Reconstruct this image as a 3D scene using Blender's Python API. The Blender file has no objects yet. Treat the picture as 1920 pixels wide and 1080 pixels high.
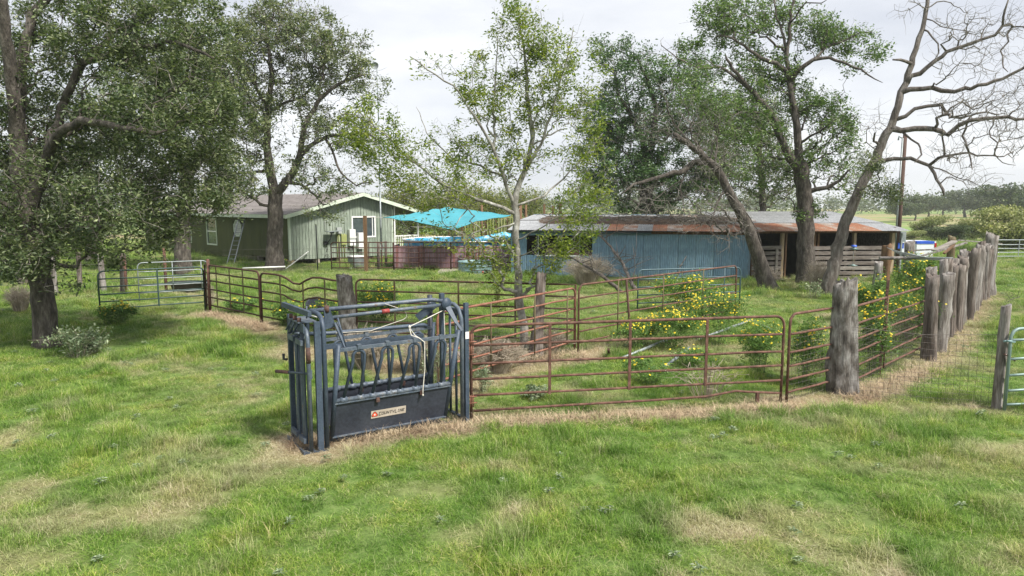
import bpy, math, random
import numpy as np
from mathutils import Vector, Matrix
R_ = math.radians
scene = bpy.context.scene
# ------------------------------------------------------------------ camera
F_PX, HZ, CAM_H = 1280.0, 387.0, 3.4
PITCH = math.atan((540 - HZ) / F_PX)
cd = bpy.data.cameras.new('camera'); cam = bpy.data.objects.new('camera', cd); scene.collection.objects.link(cam)
cd.sensor_width = 36; cd.lens = 36 * F_PX / 1920; cd.clip_start = 0.1; cd.clip_end = 3000
cam.location = (0, 0, CAM_H); cam.rotation_euler = (math.pi / 2 - PITCH, 0, 0)
scene.camera = cam
# ------------------------------------------------------------------ sky and sun
SUN_EL, SUN_AZ = 50, 128          # azimuth clockwise from +Y (camera looks along +Y): behind and to the right
w = bpy.data.worlds.new('World'); scene.world = w; w.use_nodes = True
nt = w.node_tree; nt.nodes.clear()
N = nt.nodes.new; Lk = nt.links.new
out = N('ShaderNodeOutputWorld'); bg = N('ShaderNodeBackground'); sky = N('ShaderNodeTexSky')
sky.sky_type = 'NISHITA'; sky.sun_disc = False; sky.sun_elevation = R_(SUN_EL); sky.sun_rotation = R_(SUN_AZ)
tc = N('ShaderNodeTexCoord'); mp = N('ShaderNodeMapping'); mp.inputs['Scale'].default_value = (1, 1, 3.2)
n1 = N('ShaderNodeTexNoise'); n1.inputs['Scale'].default_value = 2.1; n1.inputs['Detail'].default_value = 7; n1.inputs['Roughness'].default_value = .55
rp = N('ShaderNodeValToRGB'); rp.color_ramp.elements[0].position = .36; rp.color_ramp.elements[0].color = (5.3, 5.5, 6.0, 1)
rp.color_ramp.elements[1].position = .66; rp.color_ramp.elements[1].color = (7.7, 7.75, 7.85, 1)
mx = N('ShaderNodeMix'); mx.data_type = 'RGBA'; mx.inputs['Factor'].default_value = .9
Lk(tc.outputs['Generated'], mp.inputs['Vector']); Lk(mp.outputs[0], n1.inputs['Vector']); Lk(n1.outputs['Fac'], rp.inputs['Fac'])
Lk(sky.outputs[0], mx.inputs['A']); Lk(rp.outputs[0], mx.inputs['B']); Lk(mx.outputs['Result'], bg.inputs['Color'])
bg.inputs['Strength'].default_value = .1
Lk(bg.outputs[0], out.inputs['Surface'])
sd = bpy.data.lights.new('sun', 'SUN'); sd.energy = 4.8; sd.angle = R_(8); sd.color = (1, .95, .87)
sun = bpy.data.objects.new('sun', sd); scene.collection.objects.link(sun)
az, el = R_(SUN_AZ), R_(SUN_EL)
sdir = Vector((math.sin(az) * math.cos(el), math.cos(az) * math.cos(el), math.sin(el)))
sun.rotation_euler = (-sdir).to_track_quat('-Z', 'Y').to_euler(); sun.location = (20, -20, 40)
scene.view_settings.view_transform = 'Standard'; scene.view_settings.look = 'None'
scene.view_settings.exposure = 0.58; scene.view_settings.gamma = 1; scene.view_settings.use_curve_mapping = False
scene.cycles.max_bounces = 8; scene.cycles.transparent_max_bounces = 8
scene.cycles.diffuse_bounces = 3; scene.cycles.volume_bounces = 1

# ------------------------------------------------------------------ survey helpers: sight lines from the known camera give ground positions
CP, SP = math.cos(PITCH), math.sin(PITCH)
O3 = np.array([0, 0, CAM_H])
def ray(px, py):
    u = (px - 960) / F_PX; v = (py - 540) / F_PX
    return np.array([u, CP - v * SP, -SP - v * CP])
def G(px, py, z=0.0):
    r = ray(px, py); return O3 + r * ((z - CAM_H) / r[2])
def W(px, py, Y):
    r = ray(px, py); return O3 + r * (Y / r[1])

# ------------------------------------------------------------------ mesh builder
class MB:
    def __init__(s): s.v = []; s.f = []; s.s = []
    def add(s, vs, fs, smooth=False):
        b = len(s.v); s.v.extend([tuple(map(float, q)) for q in vs])
        s.f.extend([tuple(i + b for i in f) for f in fs]); s.s.extend([smooth] * len(fs)); return s
    def box(s, x0, x1, y0, y1, z0, z1):
        return s.add([(x0, y0, z0), (x1, y0, z0), (x1, y1, z0), (x0, y1, z0), (x0, y0, z1), (x1, y0, z1), (x1, y1, z1), (x0, y1, z1)],
                     [(3, 2, 1, 0), (4, 5, 6, 7), (0, 1, 5, 4), (1, 2, 6, 5), (2, 3, 7, 6), (3, 0, 4, 7)])
    def bar(s, p, q, w, h, up=(0, 0, 1), w2=None):
        p = Vector(p); q = Vector(q); d = (q - p).normalized(); up = Vector(up)
        if abs(d.dot(up)) > .97: up = Vector((0, 1, 0))
        a = d.cross(up).normalized(); b = a.cross(d).normalized(); w2 = w2 or w
        vs = []
        for c, ww in ((p, w), (q, w2)):
            for i, j in ((-1, -1), (1, -1), (1, 1), (-1, 1)): vs.append(c + a * i * ww / 2 + b * j * h / 2)
        return s.add(vs, [(0, 1, 2, 3), (7, 6, 5, 4), (0, 4, 5, 1), (1, 5, 6, 2), (2, 6, 7, 3), (3, 7, 4, 0)])
    def tube(s, pts, r, n=8, cap=True, wob=0.0, rnd=None):
        P = np.array([tuple(p) for p in pts], float); m = len(P)
        rr = np.full(m, r, float) if np.isscalar(r) else np.array(r, float)
        T = np.zeros_like(P); T[1:-1] = P[2:] - P[:-2]; T[0] = P[1] - P[0]; T[-1] = P[-1] - P[-2]
        T /= np.linalg.norm(T, axis=1)[:, None] + 1e-9
        a = np.cross(T[0], [0, 0, 1.]) if abs(T[0][2]) < .95 else np.cross(T[0], [0, 1., 0])
        a /= np.linalg.norm(a); ang = np.arange(n) * 2 * math.pi / n; ca, sa = np.cos(ang)[:, None], np.sin(ang)[:, None]
        vs = []
        for i in range(m):
            a = a - T[i] * (a @ T[i]); a /= np.linalg.norm(a) + 1e-9; b = np.cross(T[i], a)
            k = rr[i] if not wob else (rr[i] * (1 + wob * (rnd.rand(n) - .5) * 2))[:, None]
            vs.append(P[i] + (ca * a + sa * b) * k)
        vs = np.concatenate(vs)
        fs = [(i * n + j, i * n + (j + 1) % n, (i + 1) * n + (j + 1) % n, (i + 1) * n + j) for i in range(m - 1) for j in range(n)]
        b0 = len(s.v); s.add(vs, fs, n > 4)
        if cap:
            s.f.append(tuple(b0 + j for j in reversed(range(n)))); s.f.append(tuple(b0 + (m - 1) * n + j for j in range(n))); s.s += [False, False]
        return s
    def lathe(s, prof, n=16, c=(0, 0, 0), sx=1, sy=1):
        vs = [(c[0] + r * math.cos(2 * math.pi * j / n) * sx, c[1] + r * math.sin(2 * math.pi * j / n) * sy, c[2] + z) for r, z in prof for j in range(n)]
        fs = [(i * n + j, i * n + (j + 1) % n, (i + 1) * n + (j + 1) % n, (i + 1) * n + j) for i in range(len(prof) - 1) for j in range(n)]
        return s.add(vs, fs, True)
    def mesh(s, name, m):
        me = bpy.data.meshes.new(name); me.from_pydata(s.v, [], s.f); me.update()
        me.polygons.foreach_set('use_smooth', s.s); me.materials.append(m); return me
def link(o, parent=None):
    scene.collection.objects.link(o)
    if parent: o.parent = parent
    return o
def part(name, mb, m, parent=None, stuff=False, label=None, loc=None):
    o = link(bpy.data.objects.new(name, mb.mesh(name, m) if isinstance(mb, MB) else mb), parent)
    if stuff: o['kind'] = 'stuff'
    if label: o['label'] = label
    if loc is not None: o.location = loc
    return o
def tag(o, label, cat, group=None):
    o['label'] = label; o['category'] = cat
    if group: o['group'] = group
    return o
def thing(name, label, cat, loc=(0, 0, 0), rz=0, group=None):
    o = link(bpy.data.objects.new(name, None)); o.empty_display_size = .2
    o.location = tuple(float(c) for c in loc); o.rotation_euler = (0, 0, rz); return tag(o, label, cat, group)
def copy_tree(o, parent=None):
    c = o.copy(); scene.collection.objects.link(c); c.parent = parent
    for ch in list(o.children): copy_tree(ch, c)
    return c
def arr_mesh(name, V, Fq, m, smooth=False, loops=None):
    """numpy verts (n,3), faces (m,k)"""
    me = bpy.data.meshes.new(name); k = Fq.shape[1]
    me.vertices.add(len(V)); me.vertices.foreach_set('co', np.ascontiguousarray(V, dtype=np.float32).ravel())
    me.loops.add(Fq.size); me.loops.foreach_set('vertex_index', Fq.astype(np.int32).ravel())
    me.polygons.add(len(Fq)); me.polygons.foreach_set('loop_start', np.arange(0, Fq.size, k, dtype=np.int32))
    me.polygons.foreach_set('loop_total', np.full(len(Fq), k, dtype=np.int32))
    me.update(calc_edges=True); me.polygons.foreach_set('use_smooth', np.full(len(Fq), smooth)); me.materials.append(m); return me

# ------------------------------------------------------------------ materials
def nodes_of(name):
    m = bpy.data.materials.new(name); m.use_nodes = True; t = m.node_tree
    return m, t, t.nodes['Principled BSDF'], t.nodes.new, t.links.new
def ramp(t, fac, stops):
    r = t.nodes.new('ShaderNodeValToRGB'); e = r.color_ramp.elements
    while len(e) < len(stops): e.new(.5)
    for q, (p_, c) in zip(e, stops): q.position = p_; q.color = (*c, 1)
    t.links.new(fac, r.inputs[0]); return r.outputs[0]
def noise(t, scale, detail=4, rough=.55, stretch=(1, 1, 1), coord='Object'):
    c = t.nodes.new('ShaderNodeTexCoord'); mm = t.nodes.new('ShaderNodeMapping'); mm.inputs['Scale'].default_value = stretch
    n = t.nodes.new('ShaderNodeTexNoise'); n.inputs['Scale'].default_value = scale; n.inputs['Detail'].default_value = detail; n.inputs['Roughness'].default_value = rough
    t.links.new(c.outputs[coord], mm.inputs[0]); t.links.new(mm.outputs[0], n.inputs['Vector']); return n.outputs['Fac']
def mix(t, fac, a, b, mode='MIX'):
    x = t.nodes.new('ShaderNodeMix'); x.data_type = 'RGBA'; x.blend_type = mode
    for k, v in (('Factor', fac), ('A', a), ('B', b)):
        if isinstance(v, (int, float)): x.inputs[k].default_value = v
        elif isinstance(v, tuple): x.inputs[k].default_value = (*v, 1)
        else: t.links.new(v, x.inputs[k])
    return x.outputs['Result']
def bump(t, h, strength, dist=.01):
    b = t.nodes.new('ShaderNodeBump'); b.inputs['Strength'].default_value = strength; b.inputs['Distance'].default_value = dist
    t.links.new(h, b.inputs['Height']); t.links.new(b.outputs[0], t.nodes['Principled BSDF'].inputs['Normal'])
def mat(name, stops, scale=4, detail=5, rough=.7, metal=0, stretch=(1, 1, 1), bmp=0, bdist=.01, fine=0, fstretch=None, island=0, spec=None):
    m, t, b, N_, L_ = nodes_of(name)
    f = noise(t, scale, detail, .6, stretch); col = ramp(t, f, stops)
    h = f
    if fine:
        f2 = noise(t, fine, 4, .65, fstretch or stretch)
        col = mix(t, .75, col, ramp(t, f2, [(.3, (.45, .45, .45)), (.62, (1.15, 1.15, 1.15))]), 'MULTIPLY'); h = f2
    if island:
        g = N_('ShaderNodeNewGeometry'); col = mix(t, island, col, ramp(t, g.outputs['Random Per Island'], [(0, (.35, .35, .35)), (1, (1.6, 1.6, 1.6))]), 'MULTIPLY')
    L_(col, b.inputs['Base Color']); b.inputs['Roughness'].default_value = rough; b.inputs['Metallic'].default_value = metal
    if spec is not None: b.inputs['Specular IOR Level'].default_value = spec
    if bmp: bump(t, h, bmp, bdist)
    return m
def leaf_mat(name, dark, mid, light, transl=.3, rough=.42, clump=1.3, spec=.5):
    m, t, b, N_, L_ = nodes_of(name)
    g = N_('ShaderNodeNewGeometry')
    c = ramp(t, g.outputs['Random Per Island'], [(0, dark), (.5, mid), (.93, light), (1, tuple(min(1, x * 1.5) for x in light))])  # top stops paint pale glints into the brightest leaves
    c = mix(t, .55, c, ramp(t, noise(t, clump, 3), [(.34, (.55, .66, .52)), (.66, (1.35, 1.2, .95))]), 'MULTIPLY')
    L_(c, b.inputs['Base Color']); b.inputs['Roughness'].default_value = rough; b.inputs['Specular IOR Level'].default_value = spec
    tr = N_('ShaderNodeBsdfTranslucent'); ms = N_('ShaderNodeMixShader'); ms.inputs[0].default_value = transl
    L_(mix(t, 1.0, c, (1.25, 1.35, .7), 'MULTIPLY'), tr.inputs['Color']); L_(b.outputs[0], ms.inputs[1]); L_(tr.outputs[0], ms.inputs[2])
    L_(ms.outputs[0], t.nodes['Material Output'].inputs['Surface']); return m
M = {}
M['rust'] = mat('rusty_pipe', [(.3, (.05, .027, .02)), (.5, (.115, .052, .035)), (.7, (.20, .11, .08))], 9, 6, .85, 0, fine=60, bmp=.3, bdist=.004)
M['rustdark'] = mat('dark_rust', [(.3, (.035, .02, .015)), (.55, (.085, .038, .026)), (.75, (.14, .075, .055))], 7, 6, .85, 0, fine=50)
M['rustbright'] = mat('orange_rust', [(.3, (.12, .05, .033)), (.5, (.23, .095, .06)), (.7, (.30, .16, .11))], 5, 6, .8, 0, fine=50)
M['olive'] = mat('worn_olive_metal', [(.35, (.10, .055, .03)), (.55, (.13, .11, .05)), (.7, (.08, .08, .045))], 5, 5, .75, fine=40)
M['chute'] = mat('blue_grey_enamel', [(.30, (.030, .047, .072)), (.55, (.052, .075, .110)), (.72, (.082, .108, .148))], 3, 6, .55, .1, fine=45, spec=.5)
M['chuteworn'] = mat('worn_blue_grey_enamel', [(.28, (.052, .074, .106)), (.52, (.095, .12, .155)), (.64, (.15, .17, .195)), (.70, (.11, .075, .055)), (.76, (.17, .175, .19))], 8, 7, .5, .15, fine=60)
M['chutesheet'] = mat('dark_sheet_steel', [(.3, (.018, .022, .034)), (.6, (.036, .043, .060)), (.78, (.06, .068, .085))], 2.2, 7, .5, .15, fine=25)
M['grip'] = mat('rust_brown_grip', [(.3, (.04, .024, .02)), (.6, (.10, .05, .038)), (.8, (.16, .11, .09))], 20, 5, .8)
M['redgrip'] = mat('faded_red_grip', [(.3, (.12, .02, .02)), (.6, (.33, .05, .045))], 20, 5, .6)
M['black'] = mat('black_rubber', [(.3, (.008, .009, .01)), (.7, (.025, .027, .03))], 6, 4, .5)
M['steel'] = mat('bare_steel', [(.3, (.25, .25, .24)), (.7, (.5, .5, .48))], 14, 4, .4, .6)
M['galv'] = mat('galvanised_pipe', [(.3, (.19, .22, .23)), (.7, (.32, .35, .36))], 8, 5, .5, .3)
M['gategreen'] = mat('green_painted_gate', [(.3, (.015, .04, .035)), (.6, (.03, .065, .06)), (.8, (.09, .12, .12))], 7, 6, .5, .1)
M['gategrey'] = mat('grey_green_gate', [(.3, (.13, .20, .19)), (.6, (.21, .29, .275)), (.8, (.30, .36, .34))], 7, 6, .5, .2)
M['teal'] = mat('dark_teal_gate', [(.3, (.03, .07, .085)), (.7, (.07, .12, .14))], 7, 6, .5, .1)
M['wire'] = mat('fence_wire', [(.3, (.06, .05, .045)), (.7, (.18, .16, .15))], 30, 3, .6, .4)
M['rope'] = mat('dirty_white_rope', [(.3, (.45, .42, .36)), (.7, (.7, .68, .62))], 40, 3, .9)
M['cedar'] = mat('weathered_cedar', [(.30, (.055, .045, .04)), (.44, (.16, .14, .125)), (.58, (.30, .28, .265)), (.8, (.45, .43, .41))], 2.6, 7, .9, stretch=(3.5, 3.5, .55), fine=14, fstretch=(4, 4, .35), bmp=.9, bdist=.03)
M['cedardark'] = mat('dark_weathered_cedar', [(.28, (.03, .024, .02)), (.45, (.10, .078, .065)), (.60, (.21, .18, .16)), (.8, (.33, .30, .27))], 2.4, 7, .9, stretch=(4, 4, .5), fine=14, fstretch=(4, 4, .3), bmp=.9, bdist=.03)
M['stump'] = mat('split_grey_stump', [(.34, (.035, .03, .027)), (.46, (.13, .115, .10)), (.58, (.28, .265, .25)), (.74, (.45, .44, .42))], 3.2, 9, .92, stretch=(1.8, 1.8, .9), fine=16, fstretch=(3.5, 3.5, .4), bmp=1, bdist=.045)
M['bark'] = mat('oak_bark', [(.3, (.028, .023, .019)), (.5, (.085, .071, .060)), (.68, (.17, .15, .13)), (.8, (.30, .285, .26))], 4, 7, .95, stretch=(2.2, 2.2, .7), fine=11, fstretch=(3, 3, .6), bmp=1, bdist=.05)
M['barkgrey'] = mat('grey_dead_bark', [(.3, (.06, .048, .04)), (.5, (.14, .12, .105)), (.72, (.27, .25, .23))], 3, 7, .95, stretch=(2.5, 2.5, .6), fine=11, fstretch=(3, 3, .5), bmp=1, bdist=.04)
M['barkpale'] = mat('pale_mottled_bark', [(.3, (.08, .072, .06)), (.5, (.24, .23, .205)), (.72, (.44, .44, .41))], 5, 7, .9, stretch=(1, 1, .8), fine=18, bmp=.5, bdist=.02)
M['twig'] = mat('grey_twigs', [(.3, (.10, .088, .076)), (.7, (.25, .23, .205))], 3, 3, .95)
M['oakleaf'] = leaf_mat('dark_oak_leaf', (.036, .064, .028), (.088, .126, .050), (.19, .225, .125), .3, .46)
M['oakleaf2'] = leaf_mat('dry_oak_leaf', (.060, .092, .042), (.125, .165, .070), (.25, .28, .16), .28, .45)
M['oakleaf3'] = leaf_mat('deep_green_oak_leaf', (.030, .075, .026), (.062, .13, .040), (.12, .20, .08), .25, .40)
M['oakleaf4'] = leaf_mat('green_oak_leaf', (.048, .10, .026), (.098, .175, .042), (.18, .26, .09), .30, .42)
M['pecanleaf'] = leaf_mat('light_green_leaf', (.075, .125, .022), (.16, .225, .038), (.29, .33, .065), .5, .45, 1.1)
M['yellowleaf'] = leaf_mat('yellow_green_leaf', (.09, .12, .03), (.17, .2, .055), (.26, .27, .09), .4, .5)
M['greenstem'] = mat('green_stems', [(.3, (.09, .13, .05)), (.7, (.17, .2, .09))], 3, 3, .9)
M['farleaf'] = leaf_mat('far_tree_leaf', (.05, .075, .04), (.085, .115, .065), (.14, .165, .10), .2, .7, .15, .2)
M['farleaf2'] = leaf_mat('far_olive_leaf', (.15, .18, .08), (.24, .27, .13), (.34, .35, .20), .25, .7, .3, .2)
M['weedleaf'] = leaf_mat('silvery_weed_leaf', (.11, .16, .09), (.20, .26, .17), (.36, .42, .32), .3, .6, 3, .3)
M['daisyleaf'] = leaf_mat('daisy_bush_leaf', (.06, .13, .03), (.12, .23, .06), (.23, .36, .13), .4, .5, 3, .3)
M['drystem'] = mat('dry_stems', [(.3, (.26, .21, .155)), (.7, (.50, .44, .36))], 3, 3, .95, island=.6)
M['hay'] = mat('dry_hay', [(.3, (.27, .19, .12)), (.7, (.52, .42, .28))], 2, 3, .95, island=.5)
def petal_mat():
    m, t, b, N_, L_ = nodes_of('yellow_petal'); g = N_('ShaderNodeNewGeometry')
    L_(ramp(t, g.outputs['Random Per Island'], [(0, (.72, .50, .01)), (.5, (.84, .66, .015)), (1, (.90, .78, .06))]), b.inputs['Base Color']); b.inputs['Roughness'].default_value = .6
    return m
M['petal'] = petal_mat()
M['siding'] = mat('sage_green_siding', [(.25, (.19, .235, .185)), (.5, (.245, .29, .235)), (.75, (.295, .335, .28))], 1.2, 6, .75, stretch=(1, 1, .25), fine=8, fstretch=(3, 3, .3))
M['sidingshade'] = mat('shaded_green_siding', [(.25, (.035, .046, .005)), (.5, (.050, .063, .007)), (.75, (.066, .08, .011))], 1.2, 6, .75, stretch=(1, 1, .25))  # same house siding, colour darkened for the wall turned from the sun
M['trim'] = mat('pale_green_trim', [(.3, (.46, .54, .42)), (.7, (.6, .66, .56))], 3, 4, .6)
M['white'] = mat('white_paint', [(.3, (.68, .69, .68)), (.7, (.82, .82, .81))], 5, 4, .5)
M['shingle'] = mat('brown_grey_shingles', [(.3, (.17, .15, .142)), (.55, (.24, .215, .205)), (.75, (.31, .285, .275))], 3, 6, .9, stretch=(1, 1, 3), fine=25, fstretch=(1, 1, 4))
M['glass'] = mat('window_glass', [(.3, (.03, .04, .05)), (.7, (.07, .09, .10))], 2, 3, .08, .0, spec=.8)
M['wood'] = mat('brown_wood', [(.3, (.085, .045, .022)), (.6, (.17, .095, .045)), (.8, (.23, .15, .085))], 4, 6, .8, stretch=(3, 3, .5), fine=16, fstretch=(3, 3, .4))
M['woodpale'] = mat('pale_lumber', [(.3, (.25, .18, .11)), (.7, (.42, .33, .22))], 4, 5, .8, stretch=(3, 3, .5))
M['boardgrey'] = mat('grey_weathered_board', [(.25, (.07, .055, .047)), (.5, (.17, .145, .13)), (.75, (.30, .275, .25))], 2.5, 7, .9, stretch=(.5, 3, 3), fine=12, fstretch=(.4, 4, 4), bmp=.4, bdist=.01)
M['boardlight'] = mat('light_weathered_board', [(.25, (.13, .11, .095)), (.5, (.25, .225, .20)), (.75, (.36, .335, .305))], 2.5, 7, .9, stretch=(.5, 3, 3), fine=12, fstretch=(.4, 4, 4), bmp=.4, bdist=.01)
M['picket'] = mat('maroon_grey_picket', [(.25, (.17, .085, .10)), (.5, (.31, .19, .215)), (.75, (.42, .32, .34))], 2.2, 6, .85, stretch=(2.5, 2.5, .5), fine=12, fstretch=(3, 3, .3))
M['picket2'] = mat('reddish_picket', [(.25, (.15, .055, .05)), (.5, (.25, .11, .10)), (.75, (.34, .20, .19))], 2.2, 6, .85, stretch=(2.5, 2.5, .5), fine=12, fstretch=(3, 3, .3))
M['bluesheet'] = mat('faded_blue_metal', [(.25, (.125, .225, .32)), (.5, (.175, .29, .395)), (.75, (.24, .36, .45))], .9, 7, .55, .1, stretch=(2.2, 2.2, .5), fine=9, fstretch=(3, 3, .4))
M['bluesheet2'] = mat('darker_blue_metal', [(.25, (.10, .19, .28)), (.5, (.145, .25, .35)), (.75, (.20, .31, .41))], .9, 7, .55, .1, stretch=(2.2, 2.2, .5), fine=9, fstretch=(3, 3, .4))
M['roofgalv'] = mat('galvanised_roofing', [(.3, (.27, .275, .285)), (.55, (.40, .41, .42)), (.75, (.50, .51, .52))], 1.6, 6, .45, .35, fine=12)
M['roofrust'] = mat('rusted_roofing', [(.32, (.38, .35, .32)), (.42, (.30, .17, .11)), (.56, (.30, .115, .055)), (.68, (.20, .085, .05)), (.8, (.12, .065, .045))], 1.7, 7, .8, .05, fine=14)
M['roofmixed'] = mat('half_rusted_roofing', [(.40, (.40, .39, .375)), (.5, (.34, .26, .21)), (.6, (.28, .13, .075)), (.8, (.16, .075, .05))], 1.3, 7, .7, .1, fine=14)
M['litter'] = mat('leaf_litter', [(.3, (.05, .032, .022)), (.55, (.12, .078, .052)), (.75, (.20, .15, .11))], 5, 7, 1, fine=22, bmp=1, bdist=.05)
M['interior'] = mat('shade_dark_boards', [(.3, (.018, .014, .012)), (.7, (.045, .036, .03))], 3, 4, .95)  # near-black tone paints in the shade of interiors and the crawl space
M['sail'] = mat('turquoise_sail_cloth', [(.3, (.035, .235, .29)), (.7, (.06, .30, .36))], 1, 3, .8)
M['pool'] = mat('blue_pool_liner', [(.35, (.02, .25, .5)), (.5, (.06, .42, .68)), (.65, (.5, .62, .68))], 2.2, 3, .4)
M['tank'] = mat('blue_green_stock_tank', [(.3, (.13, .22, .23)), (.7, (.22, .33, .335))], 3, 5, .5, .2, fine=12)
M['meter'] = mat('grey_meter_box', [(.3, (.3, .32, .31)), (.7, (.42, .44, .43))], 3, 3, .5)
M['metergreen'] = mat('yellow_green_box', [(.3, (.24, .27, .09)), (.7, (.33, .36, .14))], 3, 3, .6)
M['polewood'] = mat('dark_utility_pole', [(.3, (.05, .03, .024)), (.7, (.13, .075, .06))], 5, 6, .9, stretch=(4, 4, .4), fine=20, fstretch=(4, 4, .3))
M['concrete'] = mat('concrete_block', [(.3, (.26, .23, .19)), (.7, (.4, .36, .3))], 6, 4, .9)
M['truck'] = mat('white_truck_paint', [(.3, (.62, .66, .72)), (.7, (.74, .77, .81))], 2, 3, .25, spec=.6)
M['bluepaint'] = mat('bright_blue_paint', [(.3, (.01, .06, .42)), (.7, (.02, .1, .55))], 3, 3, .45)
M['redlens'] = mat('red_lens', [(.3, (.35, .01, .01)), (.7, (.5, .02, .02))], 3, 3, .2)
M['decal'] = mat('tan_decal', [(.3, (.33, .28, .22)), (.7, (.45, .4, .34))], 12, 5, .6)
M['ink'] = mat('black_ink', [(.3, (.006, .006, .007)), (.7, (.012, .012, .013))], 5, 3, .5)
M['decalred'] = mat('orange_red_decal', [(.3, (.55, .06, .02)), (.7, (.72, .10, .03))], 9, 3, .5)
M['mud'] = mat('dark_soil', [(.3, (.05, .036, .026)), (.7, (.12, .09, .065))], 5, 6, 1)
# ================================================================== GROUND
def vnoise(x, y, s, seed):
    x = np.asarray(x, float) / s; y = np.asarray(y, float) / s
    xi = np.floor(x).astype(np.int64); yi = np.floor(y).astype(np.int64); fx = x - xi; fy = y - yi
    fx = fx * fx * (3 - 2 * fx); fy = fy * fy * (3 - 2 * fy)
    def h(a, b):
        n = (a * 374761393 + b * 668265263 + seed * 982451653) & 0x7fffffff
        n = ((n ^ (n >> 13)) * 1274126177) & 0x7fffffff
        return ((n ^ (n >> 16)) & 0xffff) / 65535.0
    return (h(xi, yi) * (1 - fx) + h(xi + 1, yi) * fx) * (1 - fy) + (h(xi, yi + 1) * (1 - fx) + h(xi + 1, yi + 1) * fx) * fy
def fbm(x, y, s, seed, o=4):
    t = 0; a = 1; n = 0
    for k in range(o): t = t + a * vnoise(x, y, s / 2 ** k, seed + k); n += a; a *= .55
    return t / n
def sst(a, b, x): t = np.clip((x - a) / (b - a), 0, 1); return t * t * (3 - 2 * t)
def terrain(x, y):
    z = (fbm(x, y, 2.2, 3, 3) - .5) * .10 * sst(0, 6, y)
    z = z - 1.4 * sst(60, 110, y) + 1.5 * sst(120, 210, y) + .9 * sst(240, 420, y) * fbm(x, y, 160, 8, 2)
    return z
def gz(p): return (float(p[0]), float(p[1]), float(terrain(p[0], p[1])) - .02)
STRIPS = [((883, 792), (1463, 762), .42, 1), ((1463, 762), (1590, 748), .5, 1), ((388, 588), (492, 612), .55, 1), ((492, 612), (560, 650), .5, .8), ((560, 660), (690, 650), .9, .8), ((560, 848), (880, 800), .45, 1),
          ((545, 828), (600, 855), .5, 1), ((1600, 748), (1740, 690), .45, .8), ((1740, 690), (1852, 552), .6, .68), ((668, 645), (1080, 665), .5, .7), ((1084, 668), (1180, 640), .55, .9), ((820, 745), (1078, 662), .5, .9),
          ((1600, 752), (1870, 772), .3, .6), ((240, 545), (380, 555), .6, .8)]
STR = [(G(*a)[:2], G(*b)[:2], w_, k) for a, b, w_, k in STRIPS]
PATCH = [(200, 975, 1.1, .5, .6), (60, 1050, .9, .4, .55), (330, 940, .9, .45, .5), (470, 890, .7, .4, .5), (1340, 990, 1.0, .42, .75), (1480, 970, 1.1, .3, .45), (1560, 1000, .5, .3, .4), (330, 850, .9, .6, .4), (1900, 850, 1.0, .5, .6), (1700, 880, 1.6, .4, .35),
         (560, 860, .7, .45, .8), (1010, 780, .8, .4, .6), (760, 700, 1.2, .7, .8), (1560, 800, .8, .35, .4), (20, 940, .5, .4, .5), (840, 920, .8, .3, .35), (900, 1000, .6, .25, .3), (1750, 765, 1.0, .35, .6), (1860, 1050, .7, .3, .3)]
PAT = [(G(a, b)[:2], c, d, e) for a, b, c, d, e in PATCH]
def dryness(x, y):
    x = np.asarray(x, float); y = np.asarray(y, float)
    d = sst(.51, .80, fbm(x, y, 1.6, 11) * .6 + fbm(x, y, .5, 23, 3) * .45) * .6
    for a, b, w_, k in STR:
        ab = b - a; t = np.clip(((x - a[0]) * ab[0] + (y - a[1]) * ab[1]) / (ab @ ab), 0, 1)
        q = np.hypot(x - a[0] - t * ab[0], y - a[1] - t * ab[1]) + (fbm(x, y, .6, 31, 3) - .5) * .9 + .06
        d = np.maximum(d, k * (1 - sst(w_ * .45, w_ * 1.5, q)) * np.clip(.35 + 1.25 * fbm(x, y, .45, 37, 3), 0, 1))
    for c, rx, ry, k in PAT:
        q = np.hypot((x - c[0]) / rx, (y - c[1]) / ry) + (fbm(x, y, .5, 41, 3) - .5) * 1.6
        d = np.maximum(d, .8 * k * (1 - sst(.3, 1.25, q)))
    far = sst(60, 110, y)
    d = d * (1 - far) + far * sst(.43, .63, fbm(x, y * 2.2, 45, 51, 3)) * .95
    return np.clip(d, 0, 1)
ys = np.concatenate([np.linspace(-60, 3, 18)[:-1], np.arange(3, 46, .22), 46 * (900 / 46) ** (np.linspace(0, 1, 70))])
xd = np.arange(-34, 34.01, .3); xs = np.concatenate([-34 - np.geomspace(900, 2, 26), xd, 34 + np.geomspace(2, 900, 26)])
X, Y_ = np.meshgrid(xs, ys); V = np.stack([X, Y_, terrain(X, Y_)], -1).reshape(-1, 3)
nx, ny = len(xs), len(ys); ii = (np.arange(ny - 1)[:, None] * nx + np.arange(nx - 1)[None]).ravel()
def ground_mat():
    m, t, b, N_, L_ = nodes_of('meadow_ground')
    at = N_('ShaderNodeAttribute'); at.attribute_name = 'dry'
    gr = ramp(t, noise(t, 6, 7, .7), [(.3, (.07, .12, .03)), (.5, (.12, .19, .048)), (.72, (.19, .25, .085))])
    far = ramp(t, noise(t, .09, 6, .6, (1, 2.4, 1)), [(.35, (.11, .19, .05)), (.5, (.16, .24, .07)), (.66, (.24, .27, .11))])
    at2 = N_('ShaderNodeAttribute'); at2.attribute_name = 'far'
    gr = mix(t, at2.outputs['Fac'], gr, far)
    dr = ramp(t, noise(t, 9, 7, .7), [(.3, (.17, .115, .07)), (.5, (.30, .225, .14)), (.7, (.42, .34, .23))])
    L_(mix(t, at.outputs['Fac'], gr, dr), b.inputs['Base Color']); b.inputs['Roughness'].default_value = 1; b.inputs['Specular IOR Level'].default_value = .1
    bump(t, noise(t, 22, 6, .7), .8, .04); return m
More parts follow.
